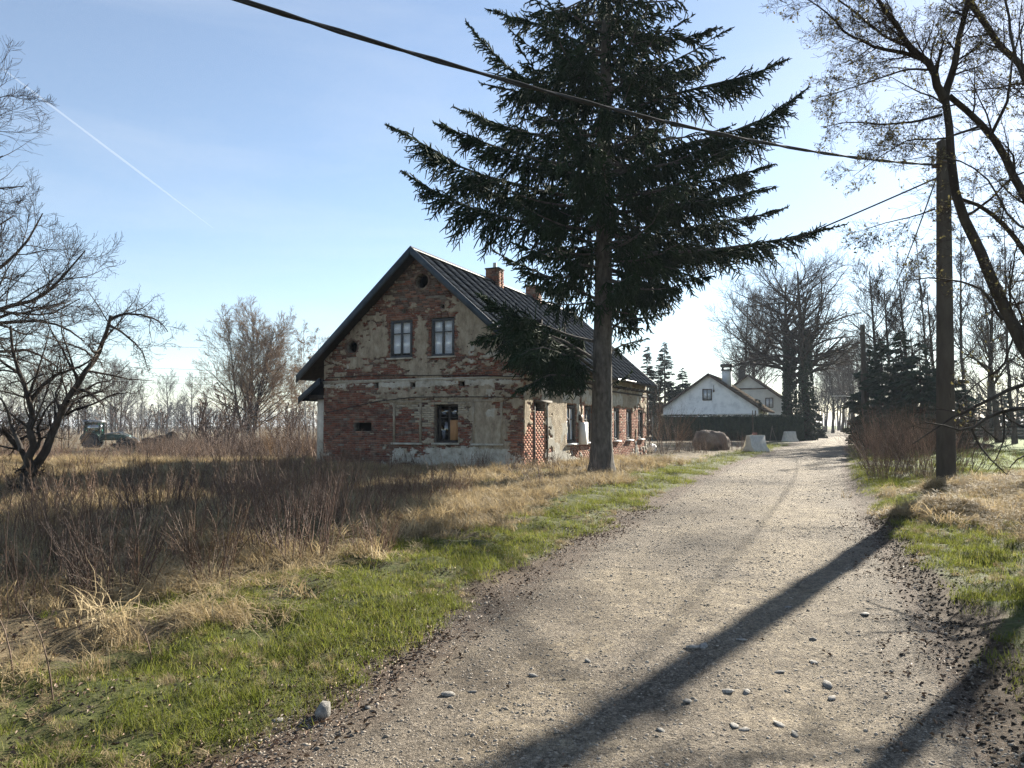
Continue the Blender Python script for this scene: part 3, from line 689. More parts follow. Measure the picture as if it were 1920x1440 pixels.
window(wall_g, -5.40, -4.50, 4.10, 5.48, 0.035, 'frame_grey', 'pulled')
window(wall_g, -3.64, -2.74, 4.10, 5.46, 0.035, 'frame_grey', 'full')
w_ = window(wall_g, -3.47, -2.58, 0.97, 2.36, 0.24, 'frame_dark', None)
mb = MB(); mb.box((-2.98, 0.225, 1.06), (-2.66, 0.238, 1.78)); mb.build('plywood_board', M['plywood'], w_)
# blocked windows: recessed brick and plaster panels with their surrounds
for s0, s1, m, lab in ((-5.16, -4.12, None, 'brick filled window'), (-1.86, -0.87, 'plaster', 'plastered over window')):
    mb = MB(); e = 0.09
    for lo, hi in (((s0 - e, 0.97), (s0, 2.40)), ((s1, 0.97), (s1 + e, 2.40)), ((s0 - e, 2.40), (s1 + e, 2.50))): mb.box((lo[0], -0.034, lo[1]), (hi[0], 0.003, hi[1]))
    sw = mb.build('window_surround', M['plaster'], wall_g); sw['label'] = lab
    sill(sw, s0 - 0.12, s1 + 0.12, 0.96)
mb = MB(); mb.box((-5.4, -0.055, -0.2), (-0.06, -0.004, 0.14)); mb.build('tar_footing', M['tar'], house)
for s, z, r_ in ((-4.07, 6.90, 0.27), (-7.14, 4.58, 0.25)):
    a = np.linspace(0, 2 * math.pi, 25); P = np.stack([s + (r_ + 0.05) * np.cos(a), 0 * a + 0.012, z + (r_ + 0.05) * np.sin(a)], -1)
    mb = MB(); mb.tube(P, 0.05, 6, 0, False); o = mb.build('round_opening', M['brick5'], wall_g)
# cables drooping across the gable
for P in ([(-8.30, 3.42), (-6.2, 3.47), (-4.06, 3.41), (-2.0, 3.36), (-0.03, 3.25)], [(-8.25, 2.08), (-7.2, 2.26), (-6.0, 2.48), (-4.28, 2.62), (-2.2, 2.60), (0.05, 2.55)]):
    P = np.array(P); xs = np.linspace(P[0, 0], P[-1, 0], 22); mb = MB(); mb.tube(np.stack([xs, 0 * xs - 0.075, np.interp(xs, P[:, 0], P[:, 1])], -1), 0.016, 5); mb.build('wall_cable', M['rubber'], house)

# side wall fittings (in the side wall's own axes: s along the wall, -y outwards)
for k, (a, b) in enumerate(SW):
    w_ = window(holder, a + 0.01, b - 0.01, 0.88, 2.38, 0.05, 'frame_dark', 'full' if k in (0, 3, 4) else None, sill_w=0.06, sm_='white_paint', fw=0.09)
mb = MB(); mb.box((0.96, -0.10, 2.42), (2.50, 0.05, 2.50)); mb.build('door_lintel', M['grey_wood'], holder)
mb = MB(); mb.box((0.93, -0.03, 0.0), (0.99, 0.003, 2.42)); mb.box((2.14, -0.05, 0.2), (2.20, 0.003, 2.42)); mb.build('door_frame', M['frame_dark'], holder)
mb = MB(); mb.box((5.72, -0.22, 0.80), (6.36, -0.015, 1.72)); bx = mb.build('meter_box', M['white_paint'], holder)
mb = MB(); mb.box((5.78, -0.235, 0.86), (6.30, -0.222, 1.66)); mb.cyl((6.22, -0.25, 1.25), (6.22, -0.236, 1.25), 0.02, None, 8); mb.build('box_door', M['white_paint'], bx)
mb = MB(); mb.tube([(6.0, -0.06, 1.72), (6.0, -0.06, 2.1), (5.9, -0.08, 2.25), (5.9, -0.06, 3.3)], 0.03, 6); mb.box((5.7, -0.12, 1.78), (6.1, -0.02, 2.02)); mb.build('supply_pipe', M['rust_metal'], holder)
mb = MB()
for i in range(int(HL / 0.8)): mb.box((0.4 + i * 0.8, -0.44, 3.34), (0.5 + i * 0.8, -0.004, 3.44))
mb.box((0.0, -0.045, 3.14), (HL, -0.003, 3.22))
mb.build('eave_rafters', M['dark_wood'], house, False, (0, 0, 0), (0, 0, rad(90)))

# ---- roof
OV, FO = 0.55, 0.60
ez = RIDGE - RISE * (HW / 2 + OV)
OVL = 0.85
ezl = RIDGE - RISE * (HW / 2 + OVL)
Y0, Y1 = -FO, HL + 0.35
mb = MB(); th = 0.13
mb.prism([(APX, RIDGE), (OV, ez), (OV, ez - th), (APX, RIDGE - th - 0.03), (-HW - OVL, ezl - th), (-HW - OVL, ezl)], 1, Y0 + 0.055, Y1 - 0.055)
roof = mb.build('roof', M['dark_wood'], house)
# bargeboards
bh = 0.27
for yb, o in ((Y0, 0), (Y1 - 0.05, 1)):
    for sgn in (1, -1):
        xe = OV + 0.03 if sgn > 0 else -HW - OVL - 0.03
        zz = RIDGE - RISE * (HW / 2 + (OV if sgn > 0 else OVL) + 0.03)
        g = MB(); q = 0.045
        g.hexa([[APX, yb, RIDGE + q - bh], [xe, yb, zz + q - bh], [xe, yb + 0.05, zz + q - bh], [APX, yb + 0.05, RIDGE + q - bh],
                [APX, yb, RIDGE + q + .03], [xe, yb, zz + q + .03], [xe, yb + 0.05, zz + q + .03], [APX, yb + 0.05, RIDGE + q + .03]])
        g.build('bargeboard', M['roof_board'], roof)
# tiles on the road side slope, one by one; the other slope is turned away
sl = math.hypot(1, RISE); L_ = (HW / 2 + OV) * sl; rows, cols_ = 15, 20
tw, tl = (Y1 - Y0 - 0.1) / cols_, L_ / rows
def tile_mesh(k):
    r = np.random.RandomState(k); g = MB(); h0, h1 = 0.005, 0.013
    g.hexa([[0.0, 0.003, 0.0], [tl * 1.06, 0.003, 0.004], [tl * 1.06, tw - 0.003, 0.004], [0.0, tw - 0.003, 0.0], [0, 0.003, h0], [tl * 1.06, 0.003, h1 + r.uniform(-.004, .004)], [tl * 1.06, tw - 0.003, h1 + r.uniform(-.004, .004)], [0, tw - 0.003, h0]])
    return g.mesh('roof_tile', M['roof_tile'])
TM = [tile_mesh(k) for k in range(5)]
ang = math.atan(RISE)
for i in range(rows):
    for j in range(cols_):
        d = i * tl
        o = obj('roof_tile', TM[rs.randint(5)], roof, (APX + d * math.cos(ang) + 0.004 * math.sin(ang), Y0 + 0.05 + j * tw, RIDGE - d * math.sin(ang) + 0.004), (0, ang, 0))
g = MB()
for i in range(rows):
    d = i * tl; c0 = np.array([APX - d * math.cos(ang), 0, RIDGE - d * math.sin(ang)]); c1 = np.array([APX - (d + tl * 1.05) * math.cos(ang), 0, RIDGE - (d + tl * 1.05) * math.sin(ang)])
    up = np.array([-math.sin(ang), 0, math.cos(ang)]); ya, yb = np.array([0, Y0 + 0.06, 0]), np.array([0, Y1 - 0.06, 0])
    g.hexa([c1 + ya + up * .005, c0 + ya + up * .003, c0 + yb + up * .003, c1 + yb + up * .005, c1 + ya + up * .035, c0 + ya + up * .01, c0 + yb + up * .01, c1 + yb + up * .035])
tag(g.build('tile_courses', M['roof_tile'], roof), kind='stuff')
g = MB(); g.prism([(APX - 0.20, RIDGE - 0.20 * RISE + 0.05), (APX, RIDGE + 0.085), (APX + 0.20, RIDGE - 0.20 * RISE + 0.05), (APX, RIDGE + 0.05)], 1, Y0 + 0.02, Y1 - 0.02); g.build('ridge_cap', M['tar'], roof)
# gutter along the road side eave (only the stretch that is left)
a = np.linspace(math.pi, 2 * math.pi, 7)
for y0_, y1_ in ((9.8, 12.6),):
    g = MB(); P = [(OV + 0.07 + 0.06 * math.cos(t), ez - 0.02 + 0.06 * math.sin(t)) for t in a] + [(OV + 0.07 + 0.052 * math.cos(t), ez - 0.02 + 0.052 * math.sin(t)) for t in a[::-1]]
    n = len(P); v = [(p[0], y, p[1]) for y in (y0_, y1_) for p in P]
    g.add(v, [[i, (i + 1) % n, n + (i + 1) % n, n + i] for i in range(n)]); g.build('gutter', M['metal'], roof)
# chimneys of coursed bricks with a metal flue
def chimney(y, w, top):
    g = MB(); z0 = RIDGE - 0.6; g.box((APX - w / 2 + .012, y - w / 2 + .012, z0), (APX + w / 2 - .012, y + w / 2 - .012, top - 0.02)); ch = g.build('chimney', M['mortar'], roof)
    z = z0 + 0.01; k = 0; b = MB()
    while z + BH < top:
        for side_ in range(4):
            for c in range(2):
                l0 = -w / 2 + (w / 2) * c + (0.06 if k % 2 else 0.0) * (1 if c else 0); l1 = l0 + w / 2 - 0.012 + (0.06 if k % 2 and c == 0 else 0) - (0.06 if k % 2 and c == 1 else 0)
                yy = -w / 2 + rs.uniform(-.006, .006); t = int(rs.choice([1, 3, 2, 5, 0], p=[.3, .3, .15, .15, .1]))
                R_ = Matrix.Translation((APX, y, 0)) @ Matrix.Rotation(side_ * math.pi / 2, 4, 'Z')
                b.box((l0 + .004, yy, z), (l1 - .004, yy + 0.05, z + BH), t, R_)
        z += CH; k += 1
    tag(b.build('brickwork', BR, ch), kind='stuff')
    g = MB(); g.box((APX - w / 2 - .03, y - w / 2 - .03, top - 0.005), (APX + w / 2 + .03, y + w / 2 + .03, top + 0.05)); g.build('chimney_cap', M['concrete'], ch)
    g = MB(); g.cyl((APX, y, top + .02), (APX, y, top + 0.32), 0.085, None, 12); g.build('flue_pipe', M['metal'], ch)
chimney(6.6, 0.62, RIDGE + 0.55)
chimney(11.2, 0.62, RIDGE + 0.55)
# lean-to on the left with its own small roof
g = MB(); g.box((-HW - 0.42, 0.15, -0.2), (-HW - 0.002, 5.5, 2.78)); g.build('lean_to_wall', M['concrete_pale'], house)
lz = lambda x: 3.38 + (x + HW) * 0.75
g = MB(); xa, xb = -HW - 0.98, -HW - 0.003
g.hexa([[xa, -0.25, lz(xa) - .1], [xb, -0.25, lz(xb) - .1], [xb, 6.0, lz(xb) - .1], [xa, 6.0, lz(xa) - .1], [xa, -0.25, lz(xa)], [xb, -0.25, lz(xb)], [xb, 6.0, lz(xb)], [xa, 6.0, lz(xa)]]); lr = g.build('lean_to_roof', M['roof_tile'], house)
g = MB(); g.hexa([[xa - .03, -0.30, lz(xa) - .2], [xb, -0.30, lz(xb) - .2], [xb, -0.252, lz(xb) - .2], [xa - .03, -0.252, lz(xa) - .2], [xa - .03, -0.30, lz(xa) + .04], [xb, -0.30, lz(xb) + .04], [xb, -0.252, lz(xb) + .04], [xa - .03, -0.252, lz(xa) + .04]]); g.build('bargeboard', M['roof_board'], lr)
g = MB(); g.box((-HW - 0.7, 0.0, 2.60), (-HW - 0.003, 0.14, 2.78)); g.build('beam', M['dark_wood'], house)
# roof mast for the service cable
g = MB(); g.cyl((-1.1, 7.2, 4.6), (-1.1, 7.2, 6.1), 0.03, None, 8); g.build('service_mast', M['rust_metal'], roof)
# ------------------------------------------------------------------ trees
def resample(P, n):
    P = np.asarray(P, float); d = np.concatenate([[0], np.cumsum(np.linalg.norm(np.diff(P, axis=0), axis=1))])
    # Catmull-Rom like smoothing by cubic interpolation on a dense set
    t = np.linspace(0, d[-1], 8 * n); Q = np.stack([np.interp(t, d, P[:, k]) for k in range(3)], -1)
    k = max(3, len(t) // (2 * max(2, len(P)))) | 1; pad = k // 2
    Qp = np.concatenate([np.repeat(Q[:1], pad, 0) * 1.0, Q, np.repeat(Q[-1:], pad, 0)])
    for i in range(pad): Qp[pad - 1 - i] = 2 * Q[0] - Q[min(i + 1, len(Q) - 1)]; Qp[pad + len(Q) + i] = 2 * Q[-1] - Q[max(-2 - i, -len(Q))]
    ker = np.ones(k) / k
    S = np.stack([np.convolve(Qp[:, c], ker, 'valid') for c in range(3)], -1)
    S[0], S[-1] = P[0], P[-1]
    return S[np.linspace(0, len(S) - 1, n).round().astype(int)]
def kids(r, P, R, count, t0, t1, ang, lenf, radf, nseg, wander, trop=(0, 0, 0.15), jit=0.3, tshape=0.5, flat=0.0, lmin=0.0, tip=0.2, prop=False):
    """children of a batch of limbs: start points, directions and paths, all at once"""
    B, n = P.shape[:2]
    L = np.linalg.norm(np.diff(P, axis=1), axis=2).sum(1)
    cnt = np.full(B, count) if np.isscalar(count) else np.asarray(count)
    if prop: cnt = np.maximum(2, np.round(count * L / L.mean())).astype(int)
    pi = np.repeat(np.arange(B), cnt); K = len(pi)
    if K == 0: return np.zeros((0, nseg + 1, 3)), np.zeros((0, nseg + 1))
    slot = np.concatenate([np.arange(c) for c in cnt]); t = t0 + (t1 - t0) * (slot + r.uniform(0, 1, K)) / np.repeat(cnt, cnt)
    f = t * (n - 1); i = np.clip(f.astype(int), 0, n - 2); w = (f - i)[:, None]
    p = P[pi, i] * (1 - w) + P[pi, i + 1] * w; tg = nrm(P[pi, i + 1] - P[pi, i]); rr = R[pi, i] * (1 - w[:, 0]) + R[pi, i + 1] * w[:, 0]
    q = r.normal(size=(K, 3)); q[:, 2] *= (1 - flat); q = nrm(q - (q * tg).sum(1, keepdims=True) * tg)
    a = ang * r.uniform(0.7, 1.3, K)
    d = nrm(np.cos(a)[:, None] * tg + np.sin(a)[:, None] * q)
    ln = np.maximum(L[pi] * lenf * (1 - tshape * (t - t0) / max(1e-6, t1 - t0 + 1e-6)) * r.uniform(1 - jit, 1 + jit, K), lmin)
    rd = np.minimum(rr * 0.8, rr * radf * r.uniform(0.8, 1.2, K))
    C = np.zeros((K, nseg + 1, 3)); C[:, 0] = p; tr = np.asarray(trop, float)
    for s in range(nseg):
        d = nrm(d + wander * r.normal(size=(K, 3)) + tr * (1.0 / nseg) * 3)
        C[:, s + 1] = C[:, s] + d * (ln / nseg)[:, None]
    return C, rd[:, None] * np.linspace(1, tip, nseg + 1)[None]
def bare_tree(name, label, group, seed, limbs, levels, loc=(0, 0, 0), bark='bark', twig='twig', cat='tree', leaves=None, trunk_n=1, sides=7, rmin=0.0022, flare=1.35):
    """limbs: [(points, r0, r1)]; the first trunk_n are the trunk part, everything else the crown"""
    r = np.random.RandomState(seed)
    t = thing(name, label, cat, loc, 0, group)
    P0 = np.stack([resample(p, 14) for p, a, b in limbs]); R0 = np.stack([a + (b - a) * np.linspace(0, 1, 14) ** 0.8 for p, a, b in limbs])
    P0[:, 1:-1] += r.normal(size=P0[:, 1:-1].shape) * (R0[:, 1:-1, None] * 0.22)
    mb = MB(); Rt = R0[:trunk_n].copy(); Rt[:, 0] *= flare; Rt[:, 1] *= 1.1
    mb.tubes(P0[:trunk_n], Rt, 10); mb.build('trunk', M[bark], t, True)
    cr = MB()
    if len(limbs) > trunk_n: cr.tubes(P0[trunk_n:], R0[trunk_n:], sides)
    P, R = P0, R0; allP = []
    for k, lv in enumerate(levels):
        lv = dict(lv); sd = lv.pop('sides', 3); mi = lv.pop('m', 0 if k < 1 else 1)
        src = lv.pop('src', None)
        if src == 'all': P, R = P_all, R_all
        P, R = kids(r, P, R, **lv)
        R = np.maximum(R, rmin)
        cr.tubes(P, R, sd, mi)
        allP.append((P, R))
    if leaves:
        n, size, mt = leaves
        tips = allP[-1][0]; pick = r.randint(0, len(tips), n); seg = r.randint(1, tips.shape[1], n)
        c = tips[pick, seg] + r.normal(size=(n, 3)) * 0.015
        u = nrm(r.normal(size=(n, 3))); v = nrm(np.cross(u, r.normal(size=(n, 3)))); s_ = (size * r.uniform(0.6, 1.3, n))[:, None]
        V_ = np.stack([c, c + u * s_ * 0.5 + v * s_ * 0.28, c + u * s_, c + u * s_ * 0.5 - v * s_ * 0.28], 1)
        cr.add(V_.reshape(-1, 3), np.arange(4 * n).reshape(n, 4), 2)
    mats = [M[bark], M[twig]] + ([M[leaves[2]]] if leaves else [])
    cr.build('crown', mats, t, True)
    return t
def pl(pts, D, jit=0.0, seed=0, base=None):
    """limb through points seen in the photograph, each with its own distance"""
    r = np.random.RandomState(seed); out = []
    for i, p in enumerate(pts):
        d = p[2] if len(p) > 2 else D
        out.append(at(p[0], p[1], d + r.uniform(-jit, jit)))
    return np.array(out)

# --- the spruce in front of the house
SPX, SPY = 2.79, 23.82
def needle_branch(r, P, R, dens=1.0, droop=0.5, cr=None, wid=1.0):
    """one bough: bare inner stem, side shoots to both sides and hanging, each carrying finger-like needled twigs"""
    n = len(P); L = np.linalg.norm(np.diff(P, axis=0), axis=1).sum()
    cr.tubes(P[None], R[None], 5, 0)
    ns = max(8, int(L / 0.052 * dens)); t = np.sort(r.uniform(0.08, 1.0, ns)) ** 0.8; t = np.clip(t, 0.06, 0.995)
    f = t * (n - 1); i = np.clip(f.astype(int), 0, n - 2); w = (f - i)[:, None]
    p = P[i] * (1 - w) + P[i + 1] * w; tg = nrm(P[i + 1] - P[i])
    side = nrm(np.cross(tg, [0, 0, 1.0])) * np.where(r.rand(ns) < 0.5, 1, -1)[:, None]
    env = np.minimum(1.0, (1.03 - t) * 2.4) * (0.5 + 0.5 * np.minimum(1, t * 3.5)) * wid
    ln = np.maximum(0.13, (0.27 * L ** 0.75 + 0.06) * env * r.uniform(0.45, 1.25, ns))
    dn = droop * r.uniform(0.2, 2.4, ns) * np.clip((1.05 - t) * 1.6, 0.0, 1)
    d = nrm(side * r.uniform(0.15, 1.0, ns)[:, None] + tg * (0.55 + 0.9 * t[:, None] ** 2) + np.array([0, 0, -1.0]) * dn[:, None] + np.array([0, 0, 0.3]) * (t[:, None] > 0.85) + np.array([0, 0, 0.5]) * (r.rand(ns) < 0.12)[:, None])
    S = np.zeros((ns, 4, 3)); S[:, 0] = p; dd = d
    for s in range(3):
        S[:, s + 1] = S[:, s] + dd * (ln / 3)[:, None]; dd = nrm(dd + np.array([0, 0, -0.25]) * droop + r.normal(size=dd.shape) * 0.12)
    cr.tubes(S, np.stack([0.018 + 0 * ln, 0.026 + 0 * ln, 0.024 + 0 * ln, 0.008 + 0 * ln], 1), 3, 1)
    cnt = np.clip((ln / 0.095).astype(int), 1, 10)
    T, TR = kids(r, S, np.full(S.shape[:2], 0.02), cnt, 0.12, 0.98, 0.85, 0.40, 1.0, 1, 0.12, (0, 0, -0.10 * droop), 0.35, 0.45, 0.3, 0.10, 0.5)
    cr.tubes(T, np.stack([0.024 + 0 * TR[:, 0], 0.011 + 0 * TR[:, 0]], 1), 3, 1)
    # needles: stiff little blades around the shoots
    ad = nrm(T[:, 1] - T[:, 0]); allp = np.concatenate([T[:, 0] * (1 - q_) + T[:, 1] * q_ for q_ in (0.3, 0.6, 0.9)]); ad = np.concatenate([ad] * 3)
    k = len(allp); q = nrm(np.cross(ad, r.normal(size=(k, 3)))); sp = nrm(q * 0.8 + ad * 0.7) * r.uniform(0.04, 0.07, k)[:, None]
    b = nrm(np.cross(sp, ad)) * 0.010
    cr.add(np.stack([allp + b, allp - b, allp + sp], 1).reshape(-1, 3), np.arange(3 * k).reshape(k, 3), 1)
def spruce():
    r = np.random.RandomState(11)
    t = thing('spruce_tree', 'tall dark spruce with a bare lower trunk standing before the brick house', 'tree', (0, 0, 0))
    zz = np.array([-0.15, 0.12, 0.45, 1.2, 3, 6, 10, 15, 19, 21.2]); rr = np.array([0.56, 0.45, 0.375, 0.335, 0.31, 0.275, 0.23, 0.15, 0.06, 0.015])
    lean = 0.018 * zz
    tp = np.stack([SPX + lean - 0.0, SPY + 0 * zz, zz], -1)
    n = 60; zi = np.concatenate([np.linspace(-0.15, 1.4, 16), np.linspace(1.5, 21.2, 44)]); ri = np.interp(zi, zz, rr)
    a = np.arange(22) * 2 * math.pi / 22
    Rg = ri[:, None] * (1 + 0.10 * np.sin(a * 5 + 1)[None] * sm(zi, 1.0, 0.0)[:, None] + 0.035 * fbm(a[None] * 3 + 0 * zi[:, None], zi[:, None] * 1.4 + 0 * a[None], 3, 7))
    V_ = np.stack([SPX + 0.018 * zi[:, None] + Rg * np.cos(a)[None], SPY + Rg * np.sin(a)[None], zi[:, None] + 0 * a[None]], -1)
    id_ = np.arange(n * 22).reshape(n, 22); q = np.stack([id_[:-1], np.roll(id_, -1, 1)[:-1], np.roll(id_, -1, 1)[1:], id_[1:]], -1).reshape(-1, 4)
    mb = MB(); mb.add(V_.reshape(-1, 3), q); mb.build('trunk', M['bark_spruce'], t, True)
    cr = MB()
    def branch(z, az, L, rise, tipup, dens=1.0, droop=0.6, wid=1.0, pts=None):
        if pts is None:
            s = np.linspace(0, 1, 9); h = L * s
            zc = z + rise * L * s + tipup * L * (s ** 2.4) - 0.06 * L * np.sin(s * math.pi)
            wob = np.cumsum(r.normal(size=9)) * 0.03 * L * 0.4 * s
            ca, sa = math.cos(az), math.sin(az); x0 = SPX + 0.018 * z
            P = np.stack([x0 + ca * h - sa * wob, SPY + sa * h + ca * wob, zc], -1)
        else: P = resample(pts, 9); L = np.linalg.norm(np.diff(P, axis=0), axis=1).sum()
        R = np.linspace(0.022 + 0.0085 * L, 0.008, 9)
        needle_branch(r, P, R, dens, droop, cr, wid)
    D = SPY
    # boughs one can follow in the outline
    for pts, dd, dr, w_ in [
        ([(1120, 430, 0), (1010, 424, -.3), (893, 394, -.8), (800, 352, -1), (752, 320, -1)], 1.2, 0.9, 1.0),
        ([(1125, 380, 0), (1013, 358, .4), (879, 322, .8), (800, 272, 1), (725, 235, 1)], 1.3, 0.9, 1.0),
        ([(1125, 318, 0), (1010, 300, -.6), (920, 272, -1.2), (860, 250, -1.6), (815, 232, -1.8)], 1.3, 0.8, 1.0),
        ([(1128, 275, 0), (1040, 262, .8), (960, 242, 1.6), (900, 220, 2), (852, 203, 2)], 1.2, .7, 1.0),
        ([(1130, 195, 0), (1040, 175, -.6), (965, 138, -1), (915, 92, -1.2), (876, 45, -1.3)], 1.2, .6, .8),
        ([(1130, 100, 0), (1060, 66, .4), (1000, 42, .8), (950, 30, 1), (915, 18, 1)], 1.2, .6, .9),
        ([(1118, 560, 0), (1050, 530, .5), (1000, 506, .8), (960, 490, 1), (926, 472, 1)], 1.0, .5, .9),
        ([(1116, 500, 0), (1060, 490, -1), (1000, 470, -1.8), (960, 455, -2)], 1.0, .8, .9),
        ([(1112, 690, 0), (1060, 650, -.6), (1000, 612, -1), (950, 585, -1.3), (898, 552, -1.4)], 2.2, .8, 1.25),
        ([(1112, 672, 0), (1060, 640, .2), (1010, 622, .4), (950, 622, .5), (885, 642, .5)], 2.0, 1.0, 1.3),
        ([(1112, 700, 0), (1065, 668, -1), (1020, 650, -1.6), (980, 660, -2), (945, 690, -2.1)], 2.0, 1.1, 1.2),
        ([(1112, 720, 0), (1070, 705, -1), (1030, 702, -1.8), (990, 722, -2.2), (958, 745, -2.4)], 1.5, .7, .8),
        ([(1112, 640, 0), (1070, 630, 1), (1020, 610, 1.6), (960, 590, 2)], 1.8, 1.0, 1.2),
        ([(1135, 330, 0), (1260, 280, .4), (1380, 245, .8), (1450, 215, 1), (1515, 165, 1)], 1.3, .8, 1.0),
        ([(1135, 225, 0), (1250, 180, -.5), (1350, 155, -1), (1410, 140, -1.2), (1475, 112, -1.3)], 1.2, .7, 1.0),
        ([(1136, 172, 0), (1220, 150, .6), (1290, 130, 1), (1355, 108, 1.2)], 1.2, .7, 1.0),
        ([(1138, 110, 0), (1220, 85, -.5), (1290, 70, -.9), (1350, 52, -1)], 1.2, .7, 1.0),
        ([(1135, 380, 0), (1250, 350, .8), (1360, 335, 1.4), (1452, 308, 1.7)], 1.3, .9, 1.0),
        ([(1135, 405, 0), (1250, 385, -.8), (1360, 372, -1.5), (1450, 352, -1.8)], 1.3, .9, 1.0),
        ([(1138, 462, 0), (1260, 436, .6), (1372, 414, 1), (1430, 402, 1.2), (1475, 390, 1.3)], 1.1, .7, .9),
        ([(1140, 480, 0), (1230, 474, -.4), (1330, 470, -.8), (1450, 452, -1.2), (1582, 422, -1.5)], 1.0, .6, .8),
        ([(1140, 515, 0), (1190, 518, .5), (1230, 545, .7), (1265, 585, .8)], 1.2, .9, .9),
        ([(1142, 620, 0), (1170, 600, -.3), (1195, 596, -.5), (1222, 596, -.6)], 1.0, .6, .8),
        ([(1142, 660, 0), (1165, 648, .5), (1190, 640, .8), (1212, 636, 1)], 1.0, .6, .8),
        ([(1142, 560, 0), (1200, 560, .8), (1250, 572, 1.2)], 1.0, .9, .9),
        ([(1145, 720, 0), (1165, 712, 0), (1182, 700, .1)], 1.2, .3, .5),
        ([(1140, 540, 0), (1190, 530, .8), (1240, 530, 1.4), (1275, 548, 1.6)], 1.2, 1.3, 1.0),
        ([(1138, 500, 0), (1200, 492, -.8), (1250, 500, -1.3), (1300, 520, -1.6)], 1.2, 1.3, 1.0),
        ([(1120, 470, 0), (1060, 462, -.5), (1010, 470, -1), (970, 490, -1.3)], 1.1, 1.2, .9),
        ([(1136, 440, 0), (1240, 455, 1.2), (1340, 470, 2), (1420, 462, 2.4)], 1.2, 1.0, 1.0)]:
        branch(0, 0, 0, 0, 0, dd, dr, w_, np.array([at(p[0], p[1], D + p[2]) for p in pts]))
    # whorls filling the crown all round
    for z, az, L in [(6.3, .2, 2.6), (6.1, -.5, 2.9), (5.7, .9, 2.2), (6.4, 2.6, 2.4), (5.9, -1.3, 2.6), (5.3, -.2, 2.0), (6.5, 3.6, 3.0), (5.5, -1.9, 2.2), (6.2, 4.9, 2.8), (4.9, .4, 1.5), (6.6, -.1, 3.4), (6.0, .5, 2.6), (5.6, -2.6, 2.4)]:
        branch(z, az, L, -.12, .02, .9, 1.7, 1.1)
    z = 6.7; k = 0
    while z < 20.8:
        L0 = np.interp(z, [6.5, 7.5, 9.5, 12, 15, 18, 21], [3.2, 4.6, 5.2, 4.6, 3.6, 2.0, 0.4])
        for j in range(5):
            az = k * 0.9 + j * math.pi * 2 / 5 + r.uniform(-0.45, 0.45)
            toward_side = abs(math.cos(az))
            L = L0 * r.uniform(0.5, 1.05) * (0.88 if toward_side > 0.8 else 1.0)
            branch(z + r.uniform(-.22, .22), az, L, r.uniform(-0.10, 0.06), r.uniform(0.0, 0.16), 0.64, r.uniform(.7, 1.3), r.uniform(.8, 1.15))
        z += (0.36 if z < 15.5 else 0.5) if z > 7 else 0.5; k += 1
    cr.build('crown', [M['bark_spruce'], M['needle']], t)
spruce()

# --- old fruit tree on the left field
D = 16.6
bare_tree('fruit_tree', 'gnarled old fruit tree with arching bare boughs on the left field', None, 21, [
    (pl([(50, 942), (52, 905), (56, 872)], D), 0.1365, 0.1248),
    (pl([(56, 880), (40, 845), (10, 812), (-30, 790), (-80, 770)], D, .3, 1), 0.0702, 0.0312),
    (pl([(56, 880), (58, 830), (60, 785), (54, 745), (36, 700), (22, 650), (20, 610)], D, .3, 2), 0.0936, 0.0234),
    (pl([(56, 755), (80, 722), (110, 700), (150, 688), (185, 665)], D, .4, 3), 0.0585, 0.0156),
    (pl([(58, 884), (85, 850), (99, 815), (104, 785), (128, 752), (152, 708), (182, 668), (200, 625), (208, 592)], D, .3, 4), 0.1053, 0.0351),
    (pl([(206, 600), (230, 588), (262, 590), (290, 597), (308, 612), (315, 622)], D, .3, 5), 0.0390, 0.0094),
    (pl([(205, 610), (225, 620), (250, 640), (268, 660), (276, 690)], D - .6, .3, 6), 0.0312, 0.0078),
    (pl([(128, 752), (160, 742), (188, 735), (193, 712), (200, 690)], D, .5, 7), 0.0390, 0.0094),
    (pl([(104, 790), (130, 772), (170, 760), (210, 740), (240, 736)], D + .7, .4, 8), 0.0390, 0.0094),
    (pl([(40, 845), (22, 800), (10, 760), (-10, 730)], D - .6, .4, 9), 0.0546, 0.0117),
    (pl([(54, 745), (70, 700), (85, 650), (95, 610)], D + .5, .3, 10), 0.0390, 0.0094),
    (pl([(36, 700), (5, 680), (-30, 650)], D, .4, 13), 0.0390, 0.0094),
    (pl([(56, 860), (75, 830), (70, 800), (85, 770), (110, 740)], D + .5, .3, 14), 0.0468, 0.0156)],
    [dict(count=11, prop=True, t0=0.2, t1=0.98, ang=1.0, lenf=0.42, radf=0.45, nseg=5, wander=0.22, trop=(0, 0, -0.03), jit=0.4, sides=4, lmin=0.35),
     dict(count=8, t0=0.1, t1=0.98, ang=0.9, lenf=0.50, radf=0.5, nseg=4, wander=0.25, trop=(0, 0, -0.02), jit=0.4, lmin=0.15),
     dict(count=4, t0=0.1, t1=0.98, ang=0.9, lenf=0.5, radf=0.6, nseg=3, wander=0.22, trop=(0, 0, 0.02), jit=0.5, lmin=0.08)], rmin=0.003, flare=1.15)

